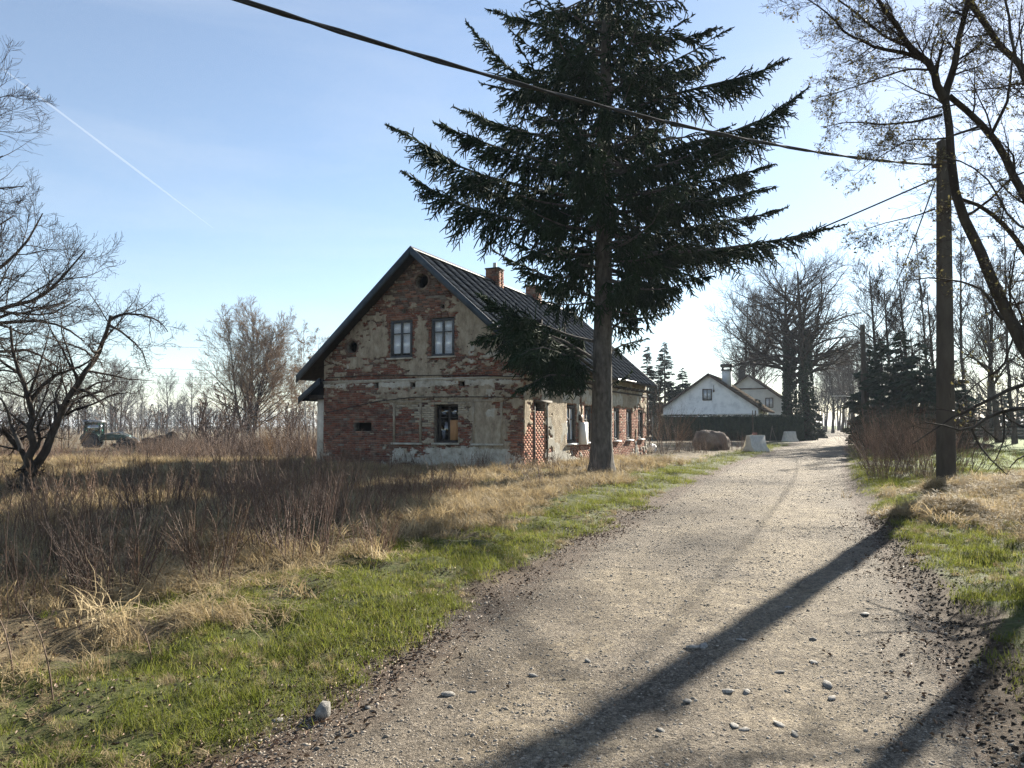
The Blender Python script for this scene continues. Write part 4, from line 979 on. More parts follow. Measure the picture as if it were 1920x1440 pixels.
# --- big bare tree standing off to the left, its boughs reach in
D = 24.0
tb = at(-230, 905, D)
bare_tree('bare_tree', 'big spreading bare tree behind the gnarled fruit tree, boughs arching in from outside', None, 22, [
    (np.array([[tb[0], D, -0.2], [tb[0], D, 2], [tb[0] + .3, D, 4.5], [tb[0] + .5, D, 8], [tb[0] + .4, D, 13]]), 0.42, 0.10),
    (pl([(-215, 690), (-120, 640), (0, 578), (60, 566), (105, 535), (140, 492), (160, 470)], D, .5, 1), 0.16, 0.02),
    (pl([(-215, 640), (-100, 565), (0, 505), (50, 455), (72, 415), (80, 400)], D + 1, .5, 2), 0.15, 0.02),
    (pl([(-215, 700), (-100, 640), (0, 605), (70, 600), (120, 612), (158, 640)], D - 1, .5, 3), 0.14, 0.02),
    (pl([(-210, 600), (-120, 520), (-40, 450), (0, 420), (25, 405)], D + 1.5, .5, 4), 0.12, 0.02),
    (pl([(-215, 740), (-120, 690), (-20, 660), (60, 655), (110, 690)], D + 1, .5, 5), 0.13, 0.02),
    (pl([(-205, 430), (-120, 330), (-70, 245), (-20, 190), (10, 176), (30, 182), (44, 186)], D - 1, .3, 6), 0.08, 0.008),
    (pl([(-205, 470), (-120, 420), (-60, 390), (0, 376), (20, 384)], D, .3, 7), 0.07, 0.008),
    (pl([(-215, 680), (-60, 620), (20, 585), (90, 592), (150, 560)], D + 2, .5, 8), 0.12, 0.015)],
    [dict(count=14, prop=True, t0=0.25, t1=0.98, ang=0.75, lenf=0.40, radf=0.5, nseg=5, wander=0.16, trop=(0.02, 0, 0.07), jit=0.35, sides=4),
     dict(count=11, t0=0.12, t1=0.98, ang=0.7, lenf=0.45, radf=0.5, nseg=4, wander=0.18, trop=(0.02, 0, 0.05), jit=0.4),
     dict(count=6, t0=0.1, t1=0.98, ang=0.7, lenf=0.5, radf=0.6, nseg=3, wander=0.18, trop=(0, 0, 0.06), jit=0.4, lmin=0.2)], rmin=0.0048)

# --- leafing tree whose boughs hang over the right verge
D = 10.4
bare_tree('leafing_tree', 'many stemmed tree with young spring leaves hanging over the right verge pole', None, 23, [
    (pl([(2060, 920), (2010, 840), (1950, 715), (1906, 622), (1860, 520), (1806, 412), (1786, 352), (1779, 270), (1771, 175)], D, 0.05, 1), 0.1150, 0.0480),
    (pl([(1771, 185), (1745, 120), (1703, 86), (1680, 45), (1645, 0), (1600, -70)], D, 0.15, 2), 0.0624, 0.0166),
    (pl([(1771, 185), (1788, 132), (1801, 60), (1815, 0), (1825, -90)], D, 0.15, 3), 0.0582, 0.0208),
    (pl([(1735, 112), (1690, 98), (1640, 88), (1590, 66), (1545, 18), (1500, -10)], D, 0.25, 4), 0.0354, 0.0062),
    (pl([(1766, 215), (1720, 228), (1655, 234), (1600, 228), (1540, 238)], D - 0.50, 0.25, 5), 0.0208, 0.0042),
    (pl([(1755, 130), (1700, 130), (1640, 150), (1580, 170), (1530, 185)], D + 0.25, 0.25, 15), 0.0208, 0.0042),
    (pl([(1700, 86), (1660, 70), (1600, 20), (1530, -30)], D + 0.50, 0.25, 16), 0.0250, 0.0083),
    (pl([(1752, 392), (1705, 408), (1660, 418), (1622, 430)], D - 0.40, 0.20, 6), 0.0125, 0.0034),
    (pl([(2060, 620), (1985, 480), (1920, 368), (1872, 272), (1845, 236), (1812, 206), (1780, 180)], D + 0.30, 0.10, 7), 0.0790, 0.0416),
    (pl([(2080, 380), (1985, 205), (1912, 122), (1870, 78), (1822, 8), (1800, -60)], D + 0.60, 0.15, 8), 0.0707, 0.0374),
    (pl([(2080, 700), (1985, 560), (1915, 462), (1872, 408), (1826, 380), (1798, 372)], D + 0.15, 0.10, 9), 0.0624, 0.0250),
    (pl([(2000, 560), (1940, 430), (1900, 420), (1850, 330), (1800, 300), (1745, 292), (1700, 300)], D - 0.50, 0.20, 10), 0.0250, 0.0050),
    (pl([(1880, 600), (1840, 540), (1800, 528), (1740, 520), (1680, 530)], D - 0.30, 0.20, 11), 0.0250, 0.0042),
    (pl([(2000, 300), (1940, 200), (1900, 100), (1890, 20), (1870, -60)], D - 0.75, 0.20, 12), 0.0333, 0.0125),
    (pl([(1860, 250), (1890, 190), (1900, 100), (1925, 30)], D, 0.20, 13), 0.0250, 0.0083),
    (pl([(1806, 410), (1850, 380), (1900, 330), (1960, 310)], D + 0.50, 0.20, 14), 0.0250, 0.0083),
    (pl([(1840, 236), (1770, 260), (1700, 262), (1640, 300), (1600, 330)], D - 0.50, 0.20, 17), 0.0187, 0.0034),
    (pl([(1905, 620), (1880, 690), (1830, 720), (1790, 760)], D, 0.20, 18), 0.0166, 0.0042)],
    [dict(count=[3, 24, 20, 20, 12, 12, 14, 7, 12, 16, 9, 12, 7, 12, 9, 8, 12, 4], t0=0.10, t1=0.98, ang=0.8, lenf=0.36, radf=0.35, nseg=5, wander=0.17, trop=(-0.02, 0, 0.03), jit=0.4, sides=4, lmin=0.45),
     dict(count=13, t0=0.12, t1=0.98, ang=0.75, lenf=0.48, radf=0.5, nseg=4, wander=0.2, trop=(-0.01, 0, 0.02), jit=0.4),
     dict(count=6, t0=0.15, t1=0.98, ang=0.8, lenf=0.48, radf=0.6, nseg=3, wander=0.2, trop=(0, 0, 0.03), jit=0.4, lmin=0.07)],
    leaves=(8000, 0.042, 'young_leaf'), rmin=0.0019)
# low boughs crossing the pole, of a younger tree nearer by
D = 9.2
bare_tree('young_tree', 'young bare tree whose low dark boughs cross in front of the concrete pole', None, 24, [
    (pl([(2150, 1110), (2120, 960), (2080, 820), (2060, 650), (2030, 420)], D), 0.12, 0.04),
    (pl([(2085, 820), (2000, 772), (1920, 764), (1860, 776), (1824, 804), (1792, 807), (1760, 795), (1735, 792)], D - .3, .2, 1), 0.045, 0.008),
    (pl([(2070, 740), (1980, 712), (1904, 724), (1822, 766), (1786, 782), (1748, 808), (1712, 832)], D + .3, .2, 2), 0.045, 0.006),
    (pl([(1822, 805), (1838, 838), (1858, 862), (1888, 890)], D - .4, .1, 3), 0.016, 0.005),
    (pl([(1883, 772), (1882, 828), (1868, 860), (1852, 882)], D - .4, .1, 4), 0.014, 0.004),
    (pl([(1840, 800), (1870, 825), (1885, 829)], D - .4, .1, 5), 0.012, 0.004),
    (pl([(1990, 780), (1930, 806), (1895, 790), (1880, 770)], D - .3, .2, 6), 0.02, 0.006),
    (pl([(2000, 850), (1930, 850), (1905, 862), (1893, 877)], D - .6, .2, 7), 0.02, 0.005)],
    [dict(count=7, t0=0.3, t1=0.98, ang=0.75, lenf=0.26, radf=0.4, nseg=4, wander=0.2, trop=(-0.02, 0, 0.0), jit=0.4, lmin=0.15),
     dict(count=3, t0=0.2, t1=0.98, ang=0.75, lenf=0.45, radf=0.6, nseg=3, wander=0.2, trop=(0, 0, 0.0), jit=0.4)])

# --- generic bare trees, copied with shared meshes
def round_tree(label, seed, H, spread, stems=1, levels=None, bark='bark_far', twig='twig', name='bare_tree', group=None, loc=(0, 0, 0), r0=None, clear=0.25, lean=0.0, up=0.10, n1=22, rmin=0.010):
    r = np.random.RandomState(seed); limbs = []; r0 = r0 or H * 0.018
    for s in range(stems):
        a = r.uniform(0, 6.28); off = (0.05 * H if stems > 1 else 0)
        top = np.array([math.cos(a) * spread * (0.45 if stems > 1 else 0.08) + lean * H, math.sin(a) * spread * (0.45 if stems > 1 else 0.08), H * r.uniform(.85, 1.0)])
        b = np.array([math.cos(a) * off * .4, math.sin(a) * off * .4, -0.3])
        mid = b * .6 + top * .4 + r.normal(size=3) * 0.02 * H; limbs.append((np.array([b, mid, top]), r0 * (1 if stems == 1 else 0.7), r0 * 0.12))
    if levels is None:
        levels = [dict(count=n1, t0=clear, t1=0.97, ang=0.75, lenf=0.52 * spread / (0.42 * H), radf=0.5, nseg=6, wander=0.12, trop=(0, 0, up), jit=0.3, tshape=0.55, sides=4),
                  dict(count=11, t0=0.2, t1=0.98, ang=0.65, lenf=0.46, radf=0.5, nseg=4, wander=0.16, trop=(0, 0, up), jit=0.35),
                  dict(count=8, t0=0.15, t1=0.98, ang=0.65, lenf=0.5, radf=0.6, nseg=3, wander=0.16, trop=(0, 0, up), jit=0.4)]
    return bare_tree(name, label, group, seed, limbs, levels, loc, bark, twig, trunk_n=stems, rmin=rmin)
def put(src, first, label, x, y, z, s, rz, group=None):
    o = src if first else copy_tree(src)
    o.location = (x, y, z); o.scale = (s, s, s); o.rotation_euler = (0, 0, rz)
    o['label'] = label
    if group: o['group'] = group
    return o
def gxy(px, D): return (px - 960) / F_PX * D
# golden willow clump far on the left field
round_tree('golden brown willow with several stems standing alone on the far field', 31, 14.2, 5.2, 5, None, 'bark_far', 'twig_gold', 'willow_tree', None, (gxy(468, 80), 80, -0.85), 0.24, 0.16, 0.0, 0.065, 30, 0.011)
# the two huge ivy grown trees beyond the hedge
for k, (px, lab, H, sp, sd) in enumerate([(1481, 'huge old tree with dark ivy trunk, nearer the white gabled house', 20.0, 8.5, 41), (1512, 'huge old tree with dark ivy trunk, nearer the gravel lane', 18.0, 8.0, 42)]):
    D = 82 - 3 * k
    t = round_tree(lab, sd, H, sp, 1, [dict(count=34, t0=0.34, t1=0.95, ang=1.0, lenf=0.52, radf=0.6, nseg=7, wander=0.15, trop=(0, 0, 0.06), jit=0.3, tshape=0.5, sides=5),
        dict(count=14, t0=0.18, t1=0.98, ang=0.7, lenf=0.42, radf=0.55, nseg=4, wander=0.2, trop=(0, 0, 0.04), jit=0.35),
        dict(count=7, t0=0.15, t1=0.98, ang=0.65, lenf=0.5, radf=0.6, nseg=3, wander=0.17, trop=(0, 0, 0.08), jit=0.4)], 'bark', 'twig', 'old_tree', 'huge old trees beside the lane', (gxy(px, D), D, 0), 0.60)
    r = np.random.RandomState(sd); n = 5200; z = r.uniform(0, 11.5, n); a = r.uniform(0, 6.28, n); rr = np.interp(z, [0, 3, 11.5], [0.95, 0.78, 0.5]) * r.uniform(0.75, 1.12, n)
    c = np.stack([rr * np.cos(a), rr * np.sin(a), z], -1); u = nrm(r.normal(size=(n, 3))) * 0.11; v = nrm(np.cross(u, r.normal(size=(n, 3)))) * 0.09
    g = MB(); g.add(np.stack([c - u, c + v, c + u, c - v], 1).reshape(-1, 3), np.arange(4 * n).reshape(n, 4)); tag(g.build('ivy', M['ivy'], t), kind='stuff')
# ------------------------------------------------------------------ farther trees
def conifer(label, seed, H, Rb, loc, group, n=7000, base=0.06, mt='needle_far', name='conifer_tree'):
    r = np.random.RandomState(seed); t = thing(name, label, 'tree', loc, r.uniform(0, 6), group)
    g = MB(); g.tube([(0, 0, -0.2), (0, 0, H * .5), (0, 0, H)], [H * .016, H * .010, 0.01], 7); g.build('trunk', M['bark_far'], t, True)
    nb = int(H * 16); zb = H * (base + (0.99 - base) * np.sort(r.uniform(0, 1, nb)) ** 0.9); az = r.uniform(0, 6.28, nb)
    L = Rb * (1 - (zb / H - base) / (1 - base)) ** 0.85 * r.uniform(0.65, 1.1, nb) + 0.12
    s = np.linspace(0, 1, 5)
    P = np.stack([np.cos(az)[:, None] * L[:, None] * s, np.sin(az)[:, None] * L[:, None] * s, zb[:, None] + L[:, None] * (-0.25 * s + 0.18 * s ** 2.2)], -1)
    cr = MB(); cr.tubes(P, np.linspace(0.03, 0.012, 5)[None] * np.ones((nb, 1)), 3, 0)
    k = n; bi = r.choice(nb, k, p=L ** 1.3 / (L ** 1.3).sum()); tt = r.uniform(0.1, 1.0, k) ** 0.8; f = tt * 4; i = np.clip(f.astype(int), 0, 3); w = (f - i)[:, None]
    p = P[bi, i] * (1 - w) + P[bi, i + 1] * w; tg = nrm(P[bi, i + 1] - P[bi, i])
    sd = nrm(np.cross(tg, [0, 0, 1.])) * np.where(r.rand(k) < .5, 1, -1)[:, None]
    d = nrm(tg * .7 + sd * r.uniform(.2, 1, k)[:, None] + np.array([0, 0, -1.]) * r.uniform(0, .7, k)[:, None])
    ln = (0.24 + 0.26 * L[bi] / Rb + 0.03 * H / 10)[:, None] * r.uniform(.7, 1.3, k)[:, None]; b = nrm(np.cross(d, r.normal(size=(k, 3)))) * ln * 0.20
    cr.add(np.stack([p + b, p - b, p + d * ln - b * .3, p + d * ln + b * .3], 1).reshape(-1, 3), np.arange(4 * k).reshape(k, 4), 1)
    cr.build('crown', [M['bark_far'], M[mt]], t)
    return t
for k, (px, D, H, R_) in enumerate([(1214, 98, 11.9, 2.3), (1247, 99, 12.6, 2.9), (1280, 101, 9.4, 2.4)]):
    conifer(['slim dark spruce beside the far roof corner of the brick house', 'tallest and broadest of the dark spruces between the two houses', 'dark spruce nearest the white gabled house, ragged top'][k], 51 + k, H, R_, (gxy(px, D), D, 0), 'dark spruces between the brick house and the white house')
conifer('small blue green conifer behind the roofs of the second house', 55, 6.6, 1.9, (gxy(1441, 108), 108, 0), None, 2600)
conifer('young conifer standing between the hedge and the second gable', 56, 4.6, 0.9, (gxy(1421, 86), 86, 0), None, 1600)
for k, (px, D, H, R_) in enumerate([(1628, 60, 8.2, 1.9), (1655, 50, 7.2, 2.2), (1692, 47, 7.6, 2.5), (1727, 45, 6.6, 2.3), (1775, 50, 6.6, 2.4)]):
    conifer(['dark conifer behind the second concrete pole', 'low dense conifer one step right of the second pole', 'broadest dark conifer above the lane side thicket', 'dark conifer just left of the near concrete pole', 'dark conifer hidden behind the near concrete pole'][k], 61 + k, H, R_, (gxy(px, D), D, 0), 'dark conifers on the right of the lane', 5200, 0.03)
for k, (px, D, H, R_, lab) in enumerate([(1835, 96, 5.6, 2.8, 'rounded dark conifer behind the plank fence'), (1878, 94, 6.6, 3.0, 'broad dark conifer behind the plank fence'), (1925, 92, 5.8, 3.0, 'dark conifer behind the plank fence at the edge of view'), (1801, 99, 5.2, 2.4, 'dark conifer behind the plank fence, near the pole')]):
    conifer(lab, 71 + k, H, R_, (gxy(px, D), D, 0), 'conifers behind the fence', 2600, 0.02)
conifer('slender dark evergreen beside the gate at the lane, past the hedge', 77, 5.2, 0.9, (gxy(1527, 92), 92, 0), None, 2200, 0.01)

ta = round_tree('', 81, 14, 5.0, 1)
tb_ = round_tree('', 82, 15, 4.2, 1, clear=0.3, up=0.14)
tc_ = round_tree('', 83, 15, 5.4, 3, up=0.12)
td_ = round_tree('', 84, 13, 2.4, 1, clear=0.25, up=0.16, n1=20)
te_ = round_tree('', 85, 16, 2.0, 1, clear=0.35, up=0.12, n1=18, r0=0.16)
used = set()
def place(src, label, px, D, s, rz, group, z=0.0):
    first = id(src) not in used; used.add(id(src))
    return put(src, first, label, gxy(px, D), D, z, s, rz, group)
G = 'bare trees along the far edge of the left field'
for src, px, D, H, lab in [(ta, 312, 210, 17.5, 'round crowned oak alone on the skyline left of the willow'), (tb_, 212, 190, 16, 'bare tree rising above the tractor cab'), (tc_, 228, 205, 17.5, 'spreading bare tree behind the tractor'),
                           (td_, 268, 215, 15, 'slim bare tree between the tractor and the round oak'), (tb_, 362, 215, 16, 'bare skyline tree just right of the round oak'), (td_, 388, 220, 15.5, 'thin skyline tree beside the willow'),
                           (ta, 150, 200, 15, 'bare skyline tree just left of the tractor'), (tc_, 90, 190, 15, 'bare skyline tree seen through the fruit tree'), (tb_, 20, 200, 15, 'bare skyline tree at the left border'), (td_, 345, 230, 13, 'small bare skyline tree close behind the round oak')]:
    place(src, lab, px, D, H / 14.0, px * 0.37, G, -0.85)
G = 'birches near the brick house'
for k, (px, D, H, lab) in enumerate([(585, 74, 12.5, 'pale birch beside the left eave of the brick house'), (562, 88, 10.5, 'pale birch between the willow and the brick house')]):
    t = round_tree(lab, 91 + k, H, 2.6, 2, None, 'birch', 'twig_gold', 'birch_tree', G, (gxy(px, D), D, -0.85), 0.14, 0.3, 0, -0.02, 18)
for k, (px, lab) in enumerate([(252, 'leaning pale birch right of the tractor, leftmost of three'), (262, 'pale birch sapling right of the tractor, middle of three'), (270, 'pale birch sapling right of the tractor, nearest the dirt heap')]):
    t = round_tree(lab, 95 + k, 6.6 - k * .6, 1.1, 1, [dict(count=10, t0=0.3, t1=0.97, ang=0.5, lenf=0.3, radf=0.5, nseg=4, wander=0.12, trop=(0, 0, .1)), dict(count=5, t0=.2, t1=.98, ang=.6, lenf=.5, radf=.6, nseg=3, wander=.15)], 'birch', 'birch', 'birch_sapling', 'birch saplings by the tractor', (gxy(px, 92), 92, -0.85), 0.09, 0.3, -0.10 + 0.05 * k)
G = 'pale bare trees behind the second house'
for src, px, D, H, lab in [(tc_, 1398, 118, 20.5, 'tall pale bare tree rising behind the second gable'), (ta, 1418, 126, 17, 'pale bare tree between the second chimney and the ivy trunks')]:
    place(src, lab, px, D, H / 14.0, px * .11, G)
G = 'hazy bare trees down the far lane'
for src, px, D, H, lab in [(ta, 1560, 150, 17, 'hazy bare tree left of the lane end'), (tb_, 1578, 172, 19, 'hazy bare tree straight above the lane end'), (tc_, 1545, 185, 16, 'hazy many stemmed tree beyond the evergreen by the lane'), (tb_, 1598, 160, 20, 'hazy bare tree right of the lane end'),
                           (te_, 1588, 140, 17, 'thin hazy tree right over the lane end'), (ta, 1612, 130, 16, 'hazy bare tree behind the farthest pole'), (tc_, 1570, 215, 20, 'farthest hazy tree on the lane axis')]:
    place(src, lab, px, D, H / 14.0, px * .23, G)
G = 'bare trees on the right side'
for src, px, D, H, lab in [(tb_, 1642, 66, 15, 'bare tree above the second concrete pole'), (td_, 1668, 58, 14.5, 'narrow bare tree over the dark conifers, left one'), (ta, 1702, 62, 15, 'bare tree over the broadest dark conifer'), (te_, 1725, 54, 14, 'thin bare tree left of the near concrete pole'),
                           (td_, 1748, 66, 16, 'narrow bare tree almost behind the near concrete pole'), (te_, 1818, 62, 18, 'thin straight trunk close right of the near concrete pole'), (te_, 1846, 78, 18, 'thin straight trunk in the fence line, left of two'), (tb_, 1872, 70, 16, 'bare branching tree behind the meadow'),
                           (te_, 1900, 66, 18, 'thin straight trunk in the fence line, right of two'), (td_, 1925, 60, 16, 'narrow bare tree at the right border'), (ta, 1860, 105, 17, 'bare tree behind the dark fence conifers')]:
    place(src, lab, px, D, H / 14.0, px * .31, G)
# soft far woods on the horizon, one mass
def woods_mesh(seed, n, xr, yr, hr, kind, z=0.0, clear=False):
    r = np.random.RandomState(seed); g = MB()
    x = r.uniform(*xr, n); y = r.uniform(*yr, n); h = r.uniform(*hr, n)
    if clear: q = x / y * F_PX + 960; k_ = ~((q > 135) & (q < 345) & (y < 88)); x, y, h = x[k_], y[k_], h[k_]; n = len(x)
    # stems
    P = np.stack([np.stack([x, y, 0 * x - .3 + z], -1), np.stack([x + r.normal(size=n) * .2, y, h * .5 + z], -1), np.stack([x + r.normal(size=n) * .4, y, h + z], -1)], 1)
    R = np.stack([h * .012, h * .008, h * .002], 1); g.tubes(P, R, 3, 0)
    if kind == 'bare':
        C, CR = kids(r, P, R, 12, .25, .98, .7, .32, .5, 4, .15, (0, 0, .1)); g.tubes(C, np.maximum(CR, .028), 3, 1)
        C2, CR2 = kids(r, C, CR, 4, .2, .98, .7, .5, .6, 2, .15, (0, 0, .1)); g.tubes(C2, np.maximum(CR2, .022), 3, 1)
    else:
        k = 150; zz = r.uniform(.08, 1, (n, k)); a = r.uniform(0, 6.28, (n, k)); rr = (1 - zz) ** .8 * h[:, None] * .2 * r.uniform(.5, 1.05, (n, k))
        c = np.stack([x[:, None] + rr * np.cos(a), y[:, None] + rr * np.sin(a), zz * h[:, None] + z], -1).reshape(-1, 3)
        u = np.stack([np.cos(a), np.sin(a), -.6 + 0 * a], -1).reshape(-1, 3) * np.repeat(h, k)[:, None] * .05; v = nrm(np.cross(u, r.normal(size=u.shape))) * np.repeat(h, k)[:, None] * .02
        g.add(np.stack([c - v, c + v, c + u], 1).reshape(-1, 3), np.arange(3 * n * k).reshape(-1, 3), 1)
    return g
tag(woods_mesh(1, 520, (-270, 20), (230, 330), (6, 12), 'bare', -.9).build('far_woods', [M['bark_far'], M['twig']]), 'low brown woods along the skyline of the left field', None, None, 'stuff')
tag(woods_mesh(2, 220, (-290, 0), (300, 360), (7, 12.5), 'conifer', -.9).build('far_conifers', [M['bark_far'], M['needle_far']]), 'dark conifer belt far behind the left field', None, None, 'stuff')
tag(woods_mesh(3, 120, (60, 190), (110, 190), (7, 14), 'bare').build('right_woods', [M['bark_far'], M['twig']]), 'bare wood behind the plank fence and the meadow', None, None, 'stuff')
tag(woods_mesh(4, 260, (-80, -9), (44, 110), (1.8, 5.0), 'bare', -.85, True).build('scrub_thicket', [M['bark_far'], M['twig_red']]), 'brown scrub saplings round the tractor and the willow', None, None, 'stuff')
tag(woods_mesh(5, 80, (100, 150), (215, 300), (10, 18), 'bare').build('lane_woods', [M['bark_far'], M['twig']]), 'pale wood closing the end of the lane', None, None, 'stuff')

# ------------------------------------------------------------------ the white house and its neighbour
def gable_house(label, loc, rz, w, l, wall_h, apex_h, wall_m, roof_ov, windows, cat='house', deck=True, band=None):
    h = thing('gabled_house', label, cat, loc, rz)
    g = MB(); g.prism([(-w / 2, -.3), (w / 2, -.3), (w / 2, wall_h), (0, apex_h), (-w / 2, wall_h)], 1, 0, l); wl_ = g.build('wall', M[wall_m], h)
    sl_ = (apex_h - wall_h) / (w / 2); e = roof_ov; ze = wall_h - sl_ * e; th_ = 0.16
    g = MB(); o = 0.02
    g.prism([(0, apex_h + o), (w / 2 + e, ze + o), (w / 2 + e, ze + o + th_), (0, apex_h + o + th_ * 1.2), (-w / 2 - e, ze + o + th_), (-w / 2 - e, ze + o)], 1, -0.5, l + .5); rf = g.build('roof', M['brown_roof'], h)
    # laid courses on both slopes
    g = MB()
    for s in (1, -1):
        for k in range(12):
            a, b = k / 12, (k + 1.04) / 12; xa, xb = s * (w / 2 + e) * a, s * (w / 2 + e) * b; za, zb = apex_h + th_ * 1.2 + o - (apex_h - ze + th_ * .2) * a, apex_h + th_ * 1.2 + o - (apex_h - ze + th_ * .2) * b
            v = [[xa, -.52, za + .004], [xb, -.52, zb + .004], [xb, l + .52, zb + .004], [xa, l + .52, za + .004], [xa, -.52, za + .012], [xb, -.52, zb + .05], [xb, l + .52, zb + .05], [xa, l + .52, za + .012]]
            g.hexa(v)
    tag(g.build('tile_courses', M['brown_roof'], rf), kind='stuff')
    for s in (1, -1):
        g = MB(); g.hexa([[0, -.57, apex_h - .06], [s * (w / 2 + e), -.57, ze - .06], [s * (w / 2 + e), -.525, ze - .06], [0, -.525, apex_h - .06], [0, -.57, apex_h + .24], [s * (w / 2 + e), -.57, ze + .22], [s * (w / 2 + e), -.525, ze + .22], [0, -.525, apex_h + .24]]); g.build('bargeboard', M['brown_wood'], rf)
    for (x0, x1, z0, z1) in windows:
        g = MB(); t = .09
        for lo, hi in (((x0, z0), (x1, z0 + t)), ((x0, z1 - t), (x1, z1)), ((x0, z0 + t), (x0 + t, z1 - t)), ((x1 - t, z0 + t), (x1, z1 - t)), (((x0 + x1) / 2 - .03, z0 + t), ((x0 + x1) / 2 + .03, z1 - t))): g.box((lo[0], -.07, lo[1]), (hi[0], -.004, hi[1]))
        wi = g.build('window', M['brown_wood'], wl_)
        g = MB(); g.box((x0 + t, -.03, z0 + t), ((x0 + x1) / 2 - .03, -.02, z1 - t)); g.build('pane', M['glass'], wi)
        g = MB(); g.box(((x0 + x1) / 2 + .03, -.03, z0 + t), (x1 - t, -.02, z1 - t)); g.build('pane', M['glass'], wi)
        g = MB(); g.box((x0 + t, -.012, z0 + t), (x1 - t, -.005, z1 - t)); g.build('blind', M['curtain'], wi)
    return h, wl_, rf
D = 86; hz = HOUSE_RZ
wh, ww, wr = gable_house('white gabled cottage with a brown roof standing behind the clipped hedge', (gxy(1330, D), D, 0), hz, 10.6, 11.0, 3.55, 7.25, 'white_render', 0.75, [(-0.75, 0.3, 4.4, 5.7), (-3.3, -1.9, 1.2, 2.55), (1.5, 2.9, 1.2, 2.55)])
g = MB(); g.box((-5.3, -.06, 2.78), (5.3, -.003, 2.86)); g.build('plaster_band', M['beige_render'], ww)
g = MB(); g.tube([(0.52, -.09, 5.3), (0.52, -.09, 6.1)], .03, 6); g.box((0.45, -.2, 5.35), (0.6, -.02, 5.6)); g.build('wall_lamp', M['rust_metal'], ww)
g = MB(); g.box((1.0, 3.0, 6.0), (2.0, 3.8, 8.0)); ch = g.build('chimney', M['white_paint'], wr)
g = MB(); g.box((.9, 2.9, 7.95), (2.1, 3.9, 8.1)); [g.box((a, b, 8.1), (a + .12, b + .12, 8.38)) for a in (.98, 1.9) for b in (2.98, 3.7)]; g.box((.85, 2.85, 8.38), (2.15, 3.95, 8.72)); g.build('chimney_cap', M['tar'], ch)
g = MB(); g.cyl((-7.0 + 12.1, -1.0, 0), (-7.0 + 12.1, -1.0, 3.2), .06, None, 8); g.build('porch_post', M['brown_wood'], wh)
g = MB(); g.tube([(6.02, -.55, 2.95), (5.8, -.3, 2.75), (5.36, -.1, 2.4), (5.36, -.06, 0.2)], .05, 6); g.build('downpipe', M['brown_wood'], wh)
D = 101
sh, sw_, sr = gable_house('second cottage with a grey gable and dark attic beam, behind the white one', (gxy(1404, D), D, 0), hz, 9.6, 11.0, 4.6, 8.15, 'beige_render', 0.85, [(2.1, 3.1, 3.9, 5.2)])
g = MB(); g.box((-2.3, -.14, 6.35), (2.3, -.004, 6.52)); g.build('attic_beam', M['brown_wood'], sw_)
g = MB(); g.box((-1.5, 1.6, 7.0), (-0.6, 2.4, 9.3)); g.cyl((-1.05, 2, 9.3), (-1.05, 2, 10.1), .08, None, 8); g.build('chimney', M['concrete'], sr)
g = MB(); g.box((-3.9, 2.6, 5.4), (-3.2, 3.2, 7.5)); g.box((-4.0, 2.5, 7.5), (-3.1, 3.3, 7.62)); g.build('chimney', M['concrete_pale'], sr)
# hedge
r = np.random.RandomState(9); D = 78; xa, xb = gxy(1226, D), gxy(1497, D)
hd = thing('hedge', 'tall clipped dark evergreen hedge in front of the white cottage', 'hedge', (0, 0, 0))
g = MB(); n = 30; X_ = np.linspace(xa, xb, n); Yf = D + (X_ - xa) * -0.10
for i in range(n - 1):
    h1 = 2.48 + r.uniform(-.03, .03); g.hexa([[X_[i], Yf[i] + .1, 0], [X_[i + 1], Yf[i + 1] + .1, 0], [X_[i + 1], Yf[i + 1] + 1.2, 0], [X_[i], Yf[i] + 1.2, 0], [X_[i], Yf[i] + .12, h1], [X_[i + 1], Yf[i + 1] + .12, h1], [X_[i + 1], Yf[i + 1] + 1.2, h1], [X_[i], Yf[i] + 1.2, h1]])
g.build('inner_branches', M['ivy'], hd)
n = 15000; f = r.uniform(0, 1, n); top = r.rand(n) < .2; x = xa + (xb - xa) * f; y = D + (x - xa) * -.10 + np.where(top, r.uniform(0, 1.2, n), r.uniform(-.06, .12, n)); z = np.where(top, 2.56 + 0.05 * fbm(x * 2, y * 2, 2, 3) + r.uniform(-.05, .07, n), r.uniform(0, 2.6, n))
c = np.stack([x, y, z], -1); u = nrm(r.normal(size=(n, 3)) + [0, -.3, .5]) * .09; v = nrm(np.cross(u, r.normal(size=(n, 3)))) * .035
g = MB(); g.add(np.stack([c - v, c + v, c + u], 1).reshape(-1, 3), np.arange(3 * n).reshape(n, 3)); tag(g.build('leaves', M['ivy'], hd), kind='stuff')

